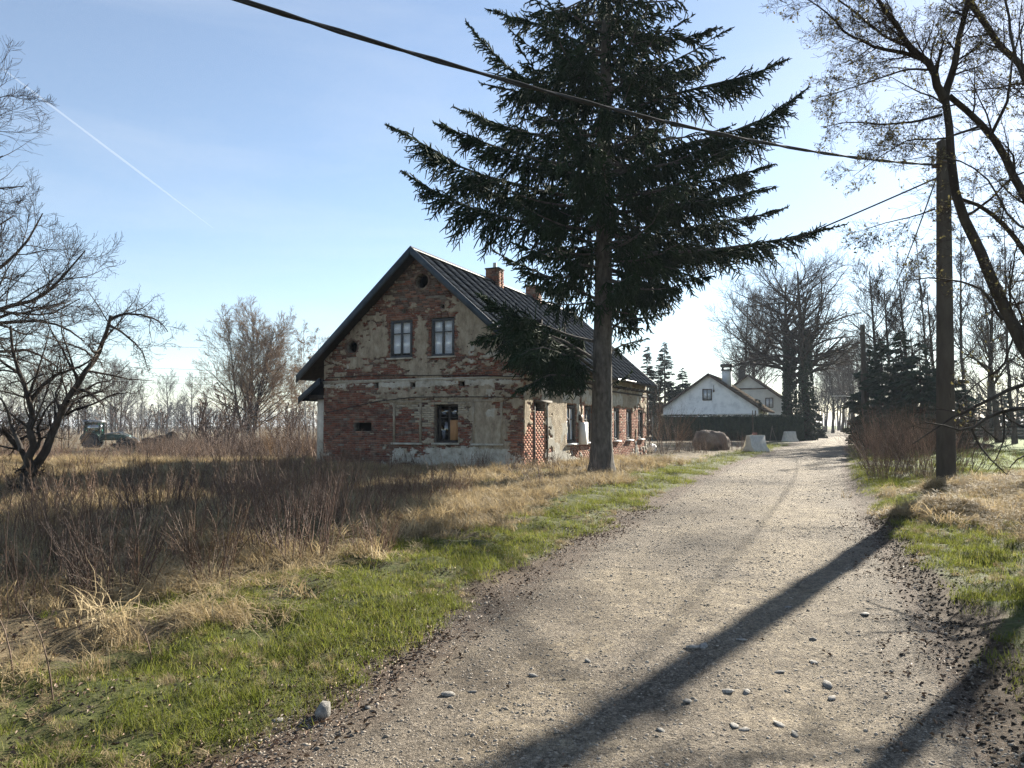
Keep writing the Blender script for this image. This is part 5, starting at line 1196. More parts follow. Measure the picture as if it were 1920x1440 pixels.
# ------------------------------------------------------------------ boulder, barriers, posts, bag
r = np.random.RandomState(4)
def rock(name, label, cat, loc, dims, seed, mt, group=None, sub=26, amp=.22, smooth=True):
    th_, ph = np.meshgrid(np.linspace(0, math.pi, sub // 2 + 1), np.linspace(0, 2 * math.pi, sub, endpoint=False), indexing='ij')
    d = np.stack([np.sin(th_) * np.cos(ph), np.sin(th_) * np.sin(ph), np.cos(th_)], -1)
    rr = 1 + amp * (fbm(d[..., 0] * 1.5 + seed, d[..., 1] * 1.5 + d[..., 2] * 1.3, 3, seed) + .5 * fbm(d[..., 2] * 3 + 9, d[..., 0] * 3 + d[..., 1] * 2, 2, seed + 5))
    rr[0] = rr[0].mean(); rr[-1] = rr[-1].mean()
    V_ = d * rr[..., None] * np.array(dims) / 2
    id_ = np.arange(V_.shape[0] * V_.shape[1]).reshape(V_.shape[:2]); q = np.stack([id_[:-1], id_[1:], np.roll(id_, -1, 1)[1:], np.roll(id_, -1, 1)[:-1]], -1).reshape(-1, 4)
    g = MB(); g.add(V_.reshape(-1, 3), q); o = g.build(name, M[mt] if isinstance(mt, str) else mt, None, smooth, loc, (0, 0, seed))
    return tag(o, label, cat, group)
M['boulder'] = mat('boulder', [(0.06, 0.045, 0.035), (0.13, 0.10, 0.08), (0.20, 0.165, 0.13)], 1.6, 0.95, 0.8, 9, detail=8)
rock('boulder', 'big rounded brown boulder lying in the brush before the hedge', 'boulder', (gxy(1334, 48), 48, 0.42), (2.4, 2.1, 1.9), 3, 'boulder', None, 40, .2)
def barrier(label, loc, rz, l=2.0):
    t = thing('concrete_barrier', label, 'barrier', loc, rz, 'concrete barriers beside the lane')
    g = MB(); g.prism([(-.42, -.05), (.42, -.05), (.40, .10), (.20, .38), (.11, 1.0), (-.11, 1.0), (-.20, .38), (-.40, .10)], 1, -l / 2, l / 2); g.build('body', M['concrete_pale'], t)
    for y in (-l / 2 + .35, l / 2 - .35):
        g = MB(); g.tube([(-.04, y - .08, .98), (-.04, y - .06, 1.05), (.04, y + .06, 1.05), (.04, y + .08, .98)], .012, 5); g.build('lifting_loop', M['rust_metal'], t)
    return t
barrier('nearer pale concrete barrier tilted at the lane edge', (gxy(1416, 45), 45, 0), rad(-48), 1.7)
barrier('farther pale concrete barrier by the end of the hedge', (gxy(1480, 73), 73, 0), rad(-50), 1.8)
t = thing('marker_post', 'thin dark stake with a red block at its foot behind the nearer barrier', 'post', (gxy(1411, 52), 52, 0))
g = MB(); g.cyl((0, 0, 0), (0, 0, 2.6), .035, .03, 7); g.build('stake', M['brown_wood'], t); g = MB(); g.box((-.08, -.16, .75), (.24, -.04, 1.08)); g.build('block', M['red_paint'], t)
t = thing('prop_stake', 'leaning grey wooden stake between the two concrete barriers', 'stake', (gxy(1440, 58), 58, 0))
g = MB(); g.cyl((0, 0, -.05), (.3, 0, 1.55), .03, .025, 6); g.cyl((.28, 0, 1.4), (.75, .1, 0), .02, .018, 6); g.build('poles', M['grey_wood'], t)
for k, (px, lab) in enumerate([(1500, 'rough stone gate pillar at the hedge end'), (1519, 'reddish gate pillar beside the slender evergreen')]):
    t = thing('gate_pillar', lab, 'pillar', (gxy(px, 84), 84, 0), 0, 'gate pillars at the lane'); g = MB(); g.box((-.28, -.28, -.1), (.28, .28, 1.75)); g.build('shaft', M['brick3'] if k else M['concrete'], t); g = MB(); g.box((-.34, -.34, 1.75), (.34, .34, 1.87)); g.build('cap_stone', M['concrete'], t)
t = thing('kerb_marker', 'small white marker post by the hedge end', 'marker', (gxy(1504, 80), 80, 0)); g = MB(); g.box((-.12, -.08, 0), (.12, .08, .8)); g.cyl((0, 0, .8), (0, 0, .95), .1, .03, 8); g.build('post', M['white_paint'], t)
t = thing('mail_box', 'small dark post box on a stake at the far lane edge', 'post box', (gxy(1546, 112), 112, 0)); g = MB(); g.cyl((0, 0, 0), (0, 0, 1.0), .05, None, 6); g.build('stake', M['grey_wood'], t); g = MB(); g.box((-.2, -.15, 1.0), (.2, .15, 1.35)); g.prism([(-.2, 1.35), (.2, 1.35), (0, 1.48)], 1, -.15, .15); g.build('box', M['grey_wood'], t)
bg = rock('rubbish_bag', 'crumpled white plastic bag at the far corner of the brick house', 'bag', (gxy(1222, 43.5), 43.5, 0.22), (.55, .45, .62), 8, 'plastic_white', None, 18, .5)

# ------------------------------------------------------------------ tractor and heaps on the far field
tx, ty, tz = gxy(205, 80), 80, -0.85
tr = thing('tractor', 'green tractor with a glazed cab parked behind the brush on the left field', 'tractor', (tx, ty, tz), rad(12))
g = MB(); g.hexa([[-.6, -.45, .85], [2.2, -.42, .85], [2.2, .42, .85], [-.6, .45, .85], [-.6, -.5, 1.55], [2.1, -.36, 1.4], [2.1, .36, 1.4], [-.6, .5, 1.55]]); g.build('bonnet', M['green_paint'], tr)
g = MB(); g.box((-2.2, -.75, .75), (-.55, .75, 1.5)); g.build('cab_base', M['green_paint'], tr)
for x, y in ((-2.15, -.72), (-2.15, .72), (-.62, -.72), (-.62, .72)): g = MB(); g.cyl((x, y, 1.5), (x * .97 - .03, y * .95, 2.75), .05, None, 6); g.build('cab_post', M['tar'], tr)
g = MB(); g.hexa([[-2.4, -.85, 2.75], [-.4, -.85, 2.75], [-.4, .85, 2.75], [-2.4, .85, 2.75], [-2.25, -.7, 2.98], [-.55, -.7, 2.98], [-.55, .7, 2.98], [-2.25, .7, 2.98]]); g.build('cab_roof', M['metal'], tr)
M['cab_glass'] = glass_mat('cab_glass', (.25, .5, .45), .35, .08)
for lo, hi in (((-2.1, -.70, 1.55), (-.68, -.68, 2.72)), ((-2.1, .68, 1.55), (-.68, .70, 2.72)), ((-.64, -.65, 1.6), (-.62, .65, 2.7)), ((-2.16, -.65, 1.55), (-2.14, .65, 2.7))): g = MB(); g.box(lo, hi); g.build('cab_window', M['cab_glass'], tr)
g = MB(); g.box((-1.7, -.25, 1.5), (-1.2, .25, 1.7)); g.box((-1.75, -.25, 1.6), (-1.6, .25, 2.25)); g.build('seat', M['rubber'], tr)
def wheel(x, y, R_, wd):
    g = MB(); a = np.linspace(0, 2 * math.pi, 25); 
    P = np.stack([x + (R_ - wd * .4) * np.cos(a), 0 * a + y, R_ + (R_ - wd * .4) * np.sin(a)], -1); g.tube(P, wd * .45, 8, 0, False)
    for k in range(20):
        t_ = k / 20 * 6.283; c, s = math.cos(t_), math.sin(t_); m_ = Matrix.Translation((x, y, R_)) @ Matrix.Rotation(-t_, 4, 'Y'); g.box((R_ - .06, -wd * .45, -.05), (R_ + .03, wd * .45, .05), 0, m_)
    wh_ = g.build('wheel', M['rubber'], tr)
    g = MB(); g.cyl((x, y - wd * .2, R_), (x, y + wd * .2, R_), R_ * .55, None, 16); g.cyl((x, y - wd * .3, R_), (x, y + wd * .3, R_), R_ * .2, None, 10); g.build('rim', M['rust_metal'], wh_)
for y in (-.95, .95): wheel(-1.5, y, .82, .45)
for y in (-.78, .78): wheel(1.5, y, .5, .3)
for y in (-.95, .95): g = MB(); a = np.linspace(.1, 3.0, 9); g.tube(np.stack([-1.5 + .95 * np.cos(a), 0 * a + y, .82 + .95 * np.sin(a)], -1), .07, 5); g.build('mudguard', M['green_paint'], tr)
g = MB(); g.cyl((1.0, -.3, 1.4), (1.0, -.3, 2.4), .04, None, 8); g.build('exhaust', M['rust_metal'], tr)
for y in (-.6, .6): g = MB(); g.tube([(-.2, y, 1.5), (1.2, y, 1.7), (2.6, y, 1.0), (3.0, y, .5)], .07, 6); g.build('loader_arm', M['metal'], tr)
g = MB(); g.prism([(2.95, .1), (3.7, .05), (3.75, .12), (3.1, .2), (3.05, .75), (2.95, .75)], 1, -1.0, 1.0); g.build('loader_bucket', M['rust_metal'], tr)
for k, (px, D, w, h, lab) in enumerate([(245, 76, 3.6, 1.9, 'dark dirt heap right beside the tractor loader'), (283, 78, 4.2, 2.2, 'low dark dirt heap between the birch saplings and the brush'), (318, 84, 4.5, 2.4, 'long dark dirt heap under the round oak'), (545, 62, 4.0, 1.7, 'dark dirt heap in the brush near the house wall'), (490, 66, 5.0, 1.6, 'dark dirt heap at the foot of the willow')]):
    rock('dirt_heap', lab, 'dirt heap', (gxy(px, D), D, -0.8), (w, 2.4, h), 30 + k, 'dark_earth', 'dirt heaps on the left field', 60, .5)

# ------------------------------------------------------------------ concrete poles and cables
def pole(label, loc, H, w, arms=True):
    t = thing('utility_pole', label, 'utility pole', loc, HOUSE_RZ * 0 + rad(8), 'concrete poles along the lane')
    g = MB(); a, b = w / 2, w * .36; c = 0.035
    def ring(s, z): return [(-s + c, -s, z), (s - c, -s, z), (s, -s + c, z), (s, s - c, z), (s - c, s, z), (-s + c, s, z), (-s, s - c, z), (-s, -s + c, z)]
    zs = [-.4, 0.9, 1.75, 3.4, 5.2, H]; V_ = []; 
    for z in zs: V_ += ring(a + (b - a) * max(0, z) / H, z)
    f = [[k * 8 + i, k * 8 + (i + 1) % 8, (k + 1) * 8 + (i + 1) % 8, (k + 1) * 8 + i] for k in range(len(zs) - 1) for i in range(8)]
    g.add(V_, f); g.add(V_[-8:], [[0, 1, 2, 3], [0, 3, 4, 7], [4, 5, 6, 7]]); g.build('shaft', M['concrete'], t)
    if arms:
        for z in (0.55, 1.1, 2.1):
            s = a + (b - a) * z / H + .006; g = MB()
            for i in range(4): R_ = Matrix.Rotation(i * math.pi / 2, 4, 'Z'); g.box((-s + .03, -s + .001, z - .006), (s - .03, -s + .006, z + .006), 0, R_)
            g.build('band', M['concrete'], t)
    g = MB(); s = b + .03; g.tube([(-s, -s, H - .55), (s, -s, H - .55), (s, s, H - .55), (-s, s, H - .55), (-s, -s, H - .55)], .022, 6); g.build('clamp', M['rust_metal'], t)
    g = MB(); g.box((-.26, -.04, H - .66), (-b, .04, H - .58)); g.box((b, -.05, H - .95), (.32, .05, H - .87)); g.build('bracket', M['rust_metal'], t)
    for x, z in ((-.27, H - .58), (.31, H - .87)):
        g = MB(); g.tube([(x, 0, z), (x, 0, z + .05), (x, 0, z + .08), (x, 0, z + .16)], [.02, .05, .035, .03], 10); g.build('insulator', M['ceramic'], t)
    return t
P1 = np.array([10.23, 17.95, 0]); H1 = 8.45
np_ = pole('near tall concrete pole rising from the dry grass on the right verge', (P1[0], P1[1], 0), H1, .335); np_.rotation_euler = (0, rad(1.3), rad(3))
P2 = np.array([gxy(1621, 51.5), 51.5, 0]); pole('second concrete pole, half hidden by the dark conifers', P2, H1, .35, False)
P3 = np.array([gxy(1600, 118), 118, 0]); pole('third thin pole far down the lane by the road end', P3, H1, .34, False)
g = MB(); g.tube([(-.1, 0, 6.0), (-1.4, 0, 6.12), (-3.4, .2, 6.1)], .05, 6); lamp_par = [o for o in COL.objects if o.name.startswith('utility_pole')][-1]; la = g.build('lamp_arm', M['metal'], lamp_par)
def cable(label, A, B, sag, rad_, n=40, cat='cable', name='power_cable', group=None):
    t = np.linspace(0, 1, n)[:, None]; P = np.asarray(A)[None] * (1 - t) + np.asarray(B)[None] * t; P[:, 2] -= 4 * sag * (t * (1 - t))[:, 0]
    g = MB(); g.tube(P, rad_, 6); return tag(g.build(name, M['rubber'], None, True), label, cat, group)
top1 = P1 + [-.03, -.1, H1 - .62]
# the near span goes on to a pole behind the camera on the left
A = top1; dirn = nrm(at(450, -2, 7.6) - A); far_end = np.array([-27.0, -12.0, 7.6])
q = at(450, 0, 7.6); qa = at(960, 150, 9.75)
# parabola through pole, the two sighted points and on
hd_ = lambda p: np.linalg.norm((p - A)[:2]); s1, s2 = hd_(qa), hd_(q)
Mx = np.array([[s1, s1 * s1], [s2, s2 * s2]]); cf = np.linalg.solve(Mx, np.array([qa[2] - A[2], q[2] - A[2]]))
u = nrm((q - A)[:2]); S_ = np.linspace(0, 38, 60); Pc = np.stack([A[0] + u[0] * S_, A[1] + u[1] * S_, A[2] + cf[0] * S_ + cf[1] * S_ ** 2], -1)
g = MB(); r = np.random.RandomState(1)
for ph in (0, math.pi): off = np.stack([0 * S_, .016 * np.cos(S_ * 7 + ph), .016 * np.sin(S_ * 7 + ph)], -1); g.tube(Pc + off, .019, 6)
tag(g.build('power_cable', M['rubber'], None, True), 'thick twisted black cable crossing the whole sky from the near pole', 'cable')
mast_top = np.array([HC[0], HC[1], 0]) + np.array([HX[0] * -1.1 + HV[0] * 7.2, HX[1] * -1.1 + HV[1] * 7.2, 6.05])
cable('thinner service cable running from the near pole behind the spruce to the brick house roof', top1 + [0, .1, -.3], mast_top, .22, .02)
cable('cable running from the near pole down the lane to the second pole', top1 + [.1, .2, -.2], P2 + [0, 0, H1 - .6], .9, .018)
cable('cable between the second pole and the far third pole', P2 + [0, 0, H1 - .6], P3 + [0, 0, H1 - .6], 1.2, .018)
for k, (y0, y1) in enumerate([(634, 648), (677, 688), (692, 702), (706, 714)]):
    D0 = 150; A, B = at(-300, y0 - 14, D0), at(900, y1 + 18, D0 + 18)
    cable(['topmost', 'second highest', 'third', 'lowest'][k] + ' of the faint far power lines over the left field', A, B, .7, .028, 30, 'power line', 'power_line', 'far power lines over the left field')
# ------------------------------------------------------------------ plank fence behind the meadow
fn = thing('plank_fence', 'low grey plank fence along the back of the green meadow', 'fence', (0, 0, 0)); D = 84; xs = np.arange(gxy(1770, D), gxy(2080, D), 2.2)
pm = None
for i, x in enumerate(xs):
    if pm is None: g = MB(); g.cyl((0, 0, -.1), (0, 0, 1.35), .08, .07, 8); pm = g.mesh('post', M['grey_wood']); g = MB(); g.box((0, -.02, -.075), (2.2, .02, .075)); rm = g.mesh('plank', M['grey_wood'])
    obj('post', pm, fn, (x, D, 0), (0, 0, i))
    for z in (.45, .82, 1.18): obj('plank', rm, fn, (x, D - .1, z), (0, rs.uniform(-.012, .012), 0))
# ------------------------------------------------------------------ contrail high above
A, B = at(-40, 95, 7000), at(400, 428, 7000); n = 30; t = np.linspace(0, 1, n)[:, None]; P = A * (1 - t) + B * t; w = np.interp(t[:, 0], [0, .25, .7, 1], [7, 11, 13, 4])
m = bpy.data.materials.new('vapour'); m.use_nodes = True; N, L = m.node_tree.nodes, m.node_tree.links; N.clear(); o_ = N.new('ShaderNodeOutputMaterial'); v_ = N.new('ShaderNodeVolumePrincipled'); v_.inputs['Density'].default_value = 0.0055; v_.inputs['Color'].default_value = (.95, .95, .95, 1); L.new(v_.outputs[0], o_.inputs['Volume'])
g = MB(); g.tube(P, w, 8); tag(g.build('contrail', m, None, True), 'thin white contrail slanting down across the blue sky', None, None, 'stuff')

# ------------------------------------------------------------------ the air: even pale haze round everything
m = bpy.data.materials.new('haze_air'); m.use_nodes = True; N, L = m.node_tree.nodes, m.node_tree.links; N.clear(); o_ = N.new('ShaderNodeOutputMaterial'); v_ = N.new('ShaderNodeVolumePrincipled')
v_.inputs['Density'].default_value = HAZE = 0.00034; v_.inputs['Color'].default_value = (.80, .88, 1.0, 1); v_.inputs['Anisotropy'].default_value = 0.0; L.new(v_.outputs[0], o_.inputs['Volume'])
g = MB(); g.box((-2600, -2600, -2.5), (2600, 4200, 27)); tag(g.build('haze', m), 'thin pale spring haze in the air over the whole place', None, None, 'stuff')
# ------------------------------------------------------------------ small growth: real meshes scattered over the ground
LIB = bpy.data.collections.new('growth_library')
def lib(names_meshes):
    c = bpy.data.collections.new('growth'); 
    for n, me in names_meshes: o = bpy.data.objects.new(n, me); c.objects.link(o)
    return c
def scatter(name, label, coll, P, rot, scl, idx):
    me = bpy.data.meshes.new(name); n = len(P); me.vertices.add(n); me.vertices.foreach_set('co', np.asarray(P, np.float32).reshape(-1))
    for an, ty, d, key in (('rot', 'FLOAT_VECTOR', rot, 'vector'), ('scl', 'FLOAT_VECTOR', scl, 'vector'), ('idx', 'INT', idx, 'value')):
        a = me.attributes.new(an, ty, 'POINT'); a.data.foreach_set(key, np.asarray(d, np.int32 if ty == 'INT' else np.float32).reshape(-1))
    o = obj(name, me)
    nt = bpy.data.node_groups.new(name, 'GeometryNodeTree')
    nt.interface.new_socket('Geometry', in_out='INPUT', socket_type='NodeSocketGeometry'); nt.interface.new_socket('Geometry', in_out='OUTPUT', socket_type='NodeSocketGeometry')
    N, L = nt.nodes, nt.links; gi, go = N.new('NodeGroupInput'), N.new('NodeGroupOutput'); ip = N.new('GeometryNodeInstanceOnPoints'); ci = N.new('GeometryNodeCollectionInfo')
    ci.inputs['Collection'].default_value = coll; ci.inputs['Separate Children'].default_value = True; ci.inputs['Reset Children'].default_value = True
    def na(nm, ty): q = N.new('GeometryNodeInputNamedAttribute'); q.data_type = ty; q.inputs['Name'].default_value = nm; return q.outputs['Attribute']
    er = N.new('FunctionNodeEulerToRotation'); L.new(na('rot', 'FLOAT_VECTOR'), er.inputs[0])
    L.new(gi.outputs[0], ip.inputs['Points']); L.new(ci.outputs[0], ip.inputs['Instance']); ip.inputs['Pick Instance'].default_value = True
    L.new(na('idx', 'INT'), ip.inputs['Instance Index']); L.new(er.outputs[0], ip.inputs['Rotation']); L.new(na('scl', 'FLOAT_VECTOR'), ip.inputs['Scale']); L.new(ip.outputs[0], go.inputs[0])
    md = o.modifiers.new('scatter', 'NODES'); md.node_group = nt
    return tag(o, label, None, None, 'stuff')
def blades(r, n, rad_, h0, h1, w, lean, curl, seg=2, flop=0.0):
    """a tuft: n curved tapering blades"""
    a = r.uniform(0, 6.28, n); q = rad_ * np.sqrt(r.uniform(0, 1, n)); b = np.stack([q * np.cos(a), q * np.sin(a), 0 * a - .01], -1)
    az = r.uniform(0, 6.28, n); h = r.uniform(h0, h1, n); ln = lean * r.uniform(.1, 1, n); d = nrm(np.stack([np.cos(az) * ln, np.sin(az) * ln, np.ones(n)], -1))
    sd = np.stack([-np.sin(az + r.uniform(-.6, .6, n)), np.cos(az), 0 * az], -1)
    g = MB(); rows = [b]; dd = d
    for s in range(seg): b = b + dd * (h / seg)[:, None]; rows.append(b); dd = nrm(dd + np.stack([np.cos(az) * curl, np.sin(az) * curl, -flop - 0 * az - curl * .5], -1) * r.uniform(.3, 1.3, n)[:, None])
    V_ = []; wd = np.linspace(1, .0, seg + 1) ** .7
    L_ = [rows[k] - sd * (w * wd[k] * .5) for k in range(seg)]; R_ = [rows[k] + sd * (w * wd[k] * .5) for k in range(seg)]
    for k in range(seg): V_ += [L_[k], R_[k]]
    V_.append(rows[seg]); V = np.stack(V_, 1); m = V.shape[1]; off = (np.arange(n) * m)[:, None]
    for k in range(seg - 1): g.add(V.reshape(-1, 3), off + np.array([[2 * k, 2 * k + 1, 2 * k + 3, 2 * k + 2]])) if k == 0 else g.F.append(off + np.array([[2 * k, 2 * k + 1, 2 * k + 3, 2 * k + 2]])) or g.M.append(np.zeros(n, np.int32))
    t_ = off + np.array([[2 * (seg - 1), 2 * (seg - 1) + 1, m - 1]])
    if seg > 1: g.F.append(t_); g.M.append(np.zeros(n, np.int32))
    else: g.add(V.reshape(-1, 3), t_)
    return g
r = np.random.RandomState(100)
c_grass = lib([('grass%d' % k, blades(r, 34, .11, .02 + .006 * k, .055 + .016 * k, .0045, .9, .4).mesh('grass', M['grass'])) for k in range(4)])
c_straw = lib([('straw%d' % k, blades(r, n_, .13, .14 + .03 * k, .34 + .05 * k, w_, .8, .6, 3, .2).mesh('straw', M['straw'])) for n_, w_, ks in ((60, .0045, range(4)), (42, .009, range(4)), (30, .015, range(4))) for k in ks])
c_mat = lib([('matted%d' % k, blades(r, 80, .20, .18, .42, .0075, 1.7, .55, 3, .6).mesh('matted', M['straw'])) for k in range(3)])
c_tuft = lib([('tuft%d' % k, blades(r, 40, .07, .05, .13 + .02 * k, .006, .8, .5, 3).mesh('tuft', M['grass'])) for k in range(3)])
def stalks(r, n, spread, h0, h1, rr, side, mt='stalk', lean=.18, rise=.25):
    a = r.uniform(0, 6.28, n); q = spread * np.sqrt(r.uniform(0, 1, n)); b = np.stack([q * np.cos(a), q * np.sin(a), 0 * a - .03], -1)
    d = nrm(np.stack([np.cos(a) * lean * r.uniform(0, 1.6, n), np.sin(a) * lean * r.uniform(0, 1.6, n), np.ones(n)], -1) + r.normal(size=(n, 3)) * .07); h = r.uniform(h0, h1, n)
    P = np.zeros((n, 6, 3)); P[:, 0] = b
    for s in range(5): P[:, s + 1] = P[:, s] + d * (h / 5)[:, None]; d = nrm(d + r.normal(size=(n, 3)) * .09)
    R = rr * r.uniform(.7, 1.3, n)[:, None] * np.linspace(1, .35, 6)[None]
    g = MB(); g.tubes(P, R, 4)
    if side:
        C, CR = kids(r, P, R, side, .3, .98, .65, .26, .6, 3, .14, (0, 0, rise), .5, .5); g.tubes(C, np.maximum(CR, .0012), 3)
        C2, CR2 = kids(r, C, CR, 2, .2, .98, .7, .45, .7, 2, .14, (0, 0, .1)); g.tubes(C2, np.maximum(CR2, .001), 3)
    return g
c_stalk = lib([('stalk%d' % k, stalks(r, 4, .22, .35, .65 + .12 * k, w_, 6).mesh('stalk', M['stalk'])) for w_ in (.0042, .0075, .012) for k in range(4)])
c_cane = lib([('cane%d' % k, stalks(r, 7, .18, .5, 1.0, .0042, 0, lean=.3).mesh('cane', M['twig_red'])) for k in range(3)])
def leaf_mesh(k):
    rr = np.random.RandomState(k); s = .05; g = MB(); c = rr.uniform(.2, .6) * s
    g.add([[-s * .5, 0, .2 * c], [-s * .12, -s * .26, c], [-s * .12, s * .26, c * .8], [s * .28, -s * .2, c * .7], [s * .28, s * .2, c], [s * .62, 0, .1 * c], [0, 0, 0]], [[0, 1, 6], [1, 3, 6], [3, 5, 6], [5, 4, 6], [4, 2, 6], [2, 0, 6]]); return g.mesh('leaf', M['dead_leaf'])
c_leaf = lib([('leaf%d' % k, leaf_mesh(k)) for k in range(4)])
def pebble_mesh(k, flat=.6):
    rr = np.random.RandomState(k); t = (1 + 5 ** .5) / 2
    v = np.array([[-1, t, 0], [1, t, 0], [-1, -t, 0], [1, -t, 0], [0, -1, t], [0, 1, t], [0, -1, -t], [0, 1, -t], [t, 0, -1], [t, 0, 1], [-t, 0, -1], [-t, 0, 1]]) / 1.9
    f = [[0, 11, 5], [0, 5, 1], [0, 1, 7], [0, 7, 10], [0, 10, 11], [1, 5, 9], [5, 11, 4], [11, 10, 2], [10, 7, 6], [7, 1, 8], [3, 9, 4], [3, 4, 2], [3, 2, 6], [3, 6, 8], [3, 8, 9], [4, 9, 5], [2, 4, 11], [6, 2, 10], [8, 6, 7], [9, 8, 1]]
    v = v * rr.uniform(.7, 1.2, (12, 1)) * np.array([1, rr.uniform(.55, .9), flat * rr.uniform(.6, 1.1)]); g = MB(); g.add(v * .5, f); return g.mesh('pebble', M['pebble'])
c_peb = lib([('pebble%d' % k, pebble_mesh(k)) for k in range(6)])
def clod_mesh(k):
    g = MB(); rr = np.random.RandomState(k + 40); me = pebble_mesh(k + 60, .8); me.materials.clear(); me.materials.append(M['soil']); return me
c_clod = lib([('clod%d' % k, clod_mesh(k)) for k in range(4)])

def in_house(x, y, pad=0.25):
    u, v = house_local(x, y); return (u > -HW - .5 - pad) & (u < pad) & (v > -pad) & (v < HL + pad)
def samp(r, n, x0, x1, y0, y1, dens):
    """n candidate points thinned by dens(x, y) in 0..1, more of them close to the lane side that is walked"""
    x = r.uniform(x0, x1, n); y = r.uniform(y0, y1, n); k = (r.rand(n) < dens(x, y)) & ~in_house(x, y)
    k &= (np.abs(x) < y * .72 + 3.0)
    return x[k], y[k]
def dists(x, y):
    dl = (edge_l(y) - x) * .92; dr = (x - edge_r(y)) * .92; return dl, dr
def go(name, label, coll, x, y, nvar, s0, s1, tilt=.12, dz=0.0, zs=(1, 1), r=None, top=False, bands=None):
    n = len(x); z = (top_z(x, y) if top else ground_z(x, y)) + dz; s = r.uniform(s0, s1, n) if np.isscalar(s0) else s0 * r.uniform(.75, 1.25, n)
    rot = np.stack([r.normal(size=n) * tilt, r.normal(size=n) * tilt, r.uniform(0, 6.28, n)], -1)
    ix = r.randint(0, nvar, n) + (nvar * np.digitize(y, bands) if bands else 0)
    return scatter(name, label, coll, np.stack([x, y, z], -1), rot, np.stack([s, s, s * r.uniform(zs[0], zs[1], n)], -1), ix)
cov = lambda x, y: cover(x, y)
r = np.random.RandomState(200)
# short green grass: near verges dense, farther sparser but larger tufts
X_, Y_, S_ = [], [], []
for (n, x0, x1, y0, y1, s) in [(26000, -5, 8, 2.2, 8, 1.0), (26000, -9, 12, 8, 16, 1.25), (22000, -14, 17, 16, 28, 1.7), (14000, -12, 30, 28, 60, 2.4)]:
    x, y = samp(r, n, x0, x1, y0, y1, lambda x, y: np.clip(cov(x, y)[0] * (.10 + .90 * sm(fbm(x * 1.5, y * 1.5, 4, 55), -.2, .35)), 0, 1)); X_.append(x); Y_.append(y); S_.append(np.full(len(x), s))
go('grass', 'short fresh green grass along both verges of the lane', c_grass, np.concatenate(X_), np.concatenate(Y_), 4, np.concatenate(S_), None, .2, 0, (.7, 1.2), r)
x, y = samp(r, 5200, -6, 9, 2.4, 16, lambda x, y: np.clip(cov(x, y)[0] * sm(fbm(x * 1.1 + 9, y * 1.1, 3, 56), .05, .4), 0, 1)); go('grass_tufts', 'longer bright grass tufts in the verges', c_tuft, x, y, 3, .7, 1.2, .2, 0, (.7, 1.1), r)
x, y = samp(r, 15000, -7, 9, 2.4, 18, lambda x, y: np.clip(cov(x, y)[0] * sm(fbm(x * 1.4 + 3, y * 1.4, 3, 59), -.1, .5), 0, 1)); go('withered_grass', 'withered yellow blades among the verge grass', c_straw, x, y, 4, .22, .42, .4, 0, (.5, 1.0), r)
# straw tufts on the left field and on the right verge
X_, Y_, S_ = [], [], []
pat = lambda x, y, s: sm(fbm(x * .55, y * .55, 4, s), -.35, .45)
for (n, x0, x1, y0, y1, s) in [(5200, -7, 8, 3, 9, .85), (9000, -14, 8, 9, 18, .95), (14000, -26, 12, 18, 32, 1.05), (8000, -46, 6, 32, 75, 1.0)]:
    x, y = samp(r, n, x0, x1, y0, y1, lambda x, y: np.clip(cov(x, y)[2], 0, 1) * (.20 + .80 * sm(fbm(x * .9, y * .9, 4, 57), -.15, .4))); X_.append(x); Y_.append(y); S_.append(np.full(len(x), s))
go('dry_grass', 'tall dead yellow grass over the left field', c_straw, np.concatenate(X_), np.concatenate(Y_), 4, np.concatenate(S_), None, .25, 0, (.6, 1.15), r, False, [9, 19])
x, y = samp(r, 9000, 5, 20, 7, 24, lambda x, y: np.where(dists(x, y)[1] > .3, np.clip(cov(x, y)[2], 0, 1), 0)); x2, y2 = samp(r, 11000, -9, 4, 3, 22, lambda x, y: np.where(dists(x, y)[0] > .8, cov(x, y)[2] * pat(x, y, 58) ** 2, 0))
x = np.concatenate([x, x2]); y = np.concatenate([y, y2])
go('matted_grass', 'flattened pale hay in heaps around the near pole', c_mat, x, y, 3, .7, 1.25, .3, .01, (.5, 1.0), r)
# brown stalks
X_, Y_, S_ = [], [], []
for (n, x0, x1, y0, y1, s) in [(500, -7, 1, 4, 9, .9), (1000, -14, 4, 9, 17, 1.0), (1700, -24, 4, 17, 28, .9), (1100, -44, 0, 28, 62, .7)]:
    x, y = samp(r, n, x0, x1, y0, y1, lambda x, y: np.where(dists(x, y)[0] > 2.0 + .5 * fbm(x, y, 2, 3), (sm(fbm(x * .4, y * .4, 3, 77), -.1, .45)) * np.clip(cov(x, y)[2] + .2, 0, 1) * sm(dists(x, y)[0], 1.8, 5), 0)); X_.append(x); Y_.append(y); S_.append(np.full(len(x), s))
go('weed_stalks', 'brown dead weed stalks standing all over the left field', c_stalk, np.concatenate(X_), np.concatenate(Y_), 4, np.concatenate(S_), None, .24, 0, (.6, 1.25), r, False, [11, 22])
x, y = samp(r, 900, -20, 3, 6, 28, lambda x, y: np.where(dists(x, y)[0] > 2.2, sm(fbm(x * .5 + 30, y * .5, 3, 78), .05, .5), 0)); go('bramble_canes', 'reddish bramble canes between the dead grass', c_cane, x, y, 3, .7, 1.2, .15, 0, (.8, 1.2), r)
x, y = samp(r, 7000, -32, -6, 35, 78, lambda x, y: np.where((x / y * F_PX + 960 > 270) | (x / y * F_PX + 960 < 120), sm(fbm(x * .18, y * .18, 3, 79), -.25, .35), .10 * (y < 66))); go('red_brush', 'reddish brown brush thicket across the far left field', c_stalk, x, y, 12, 1.1, 2.2, .15, 0, (.7, 1.15), r)
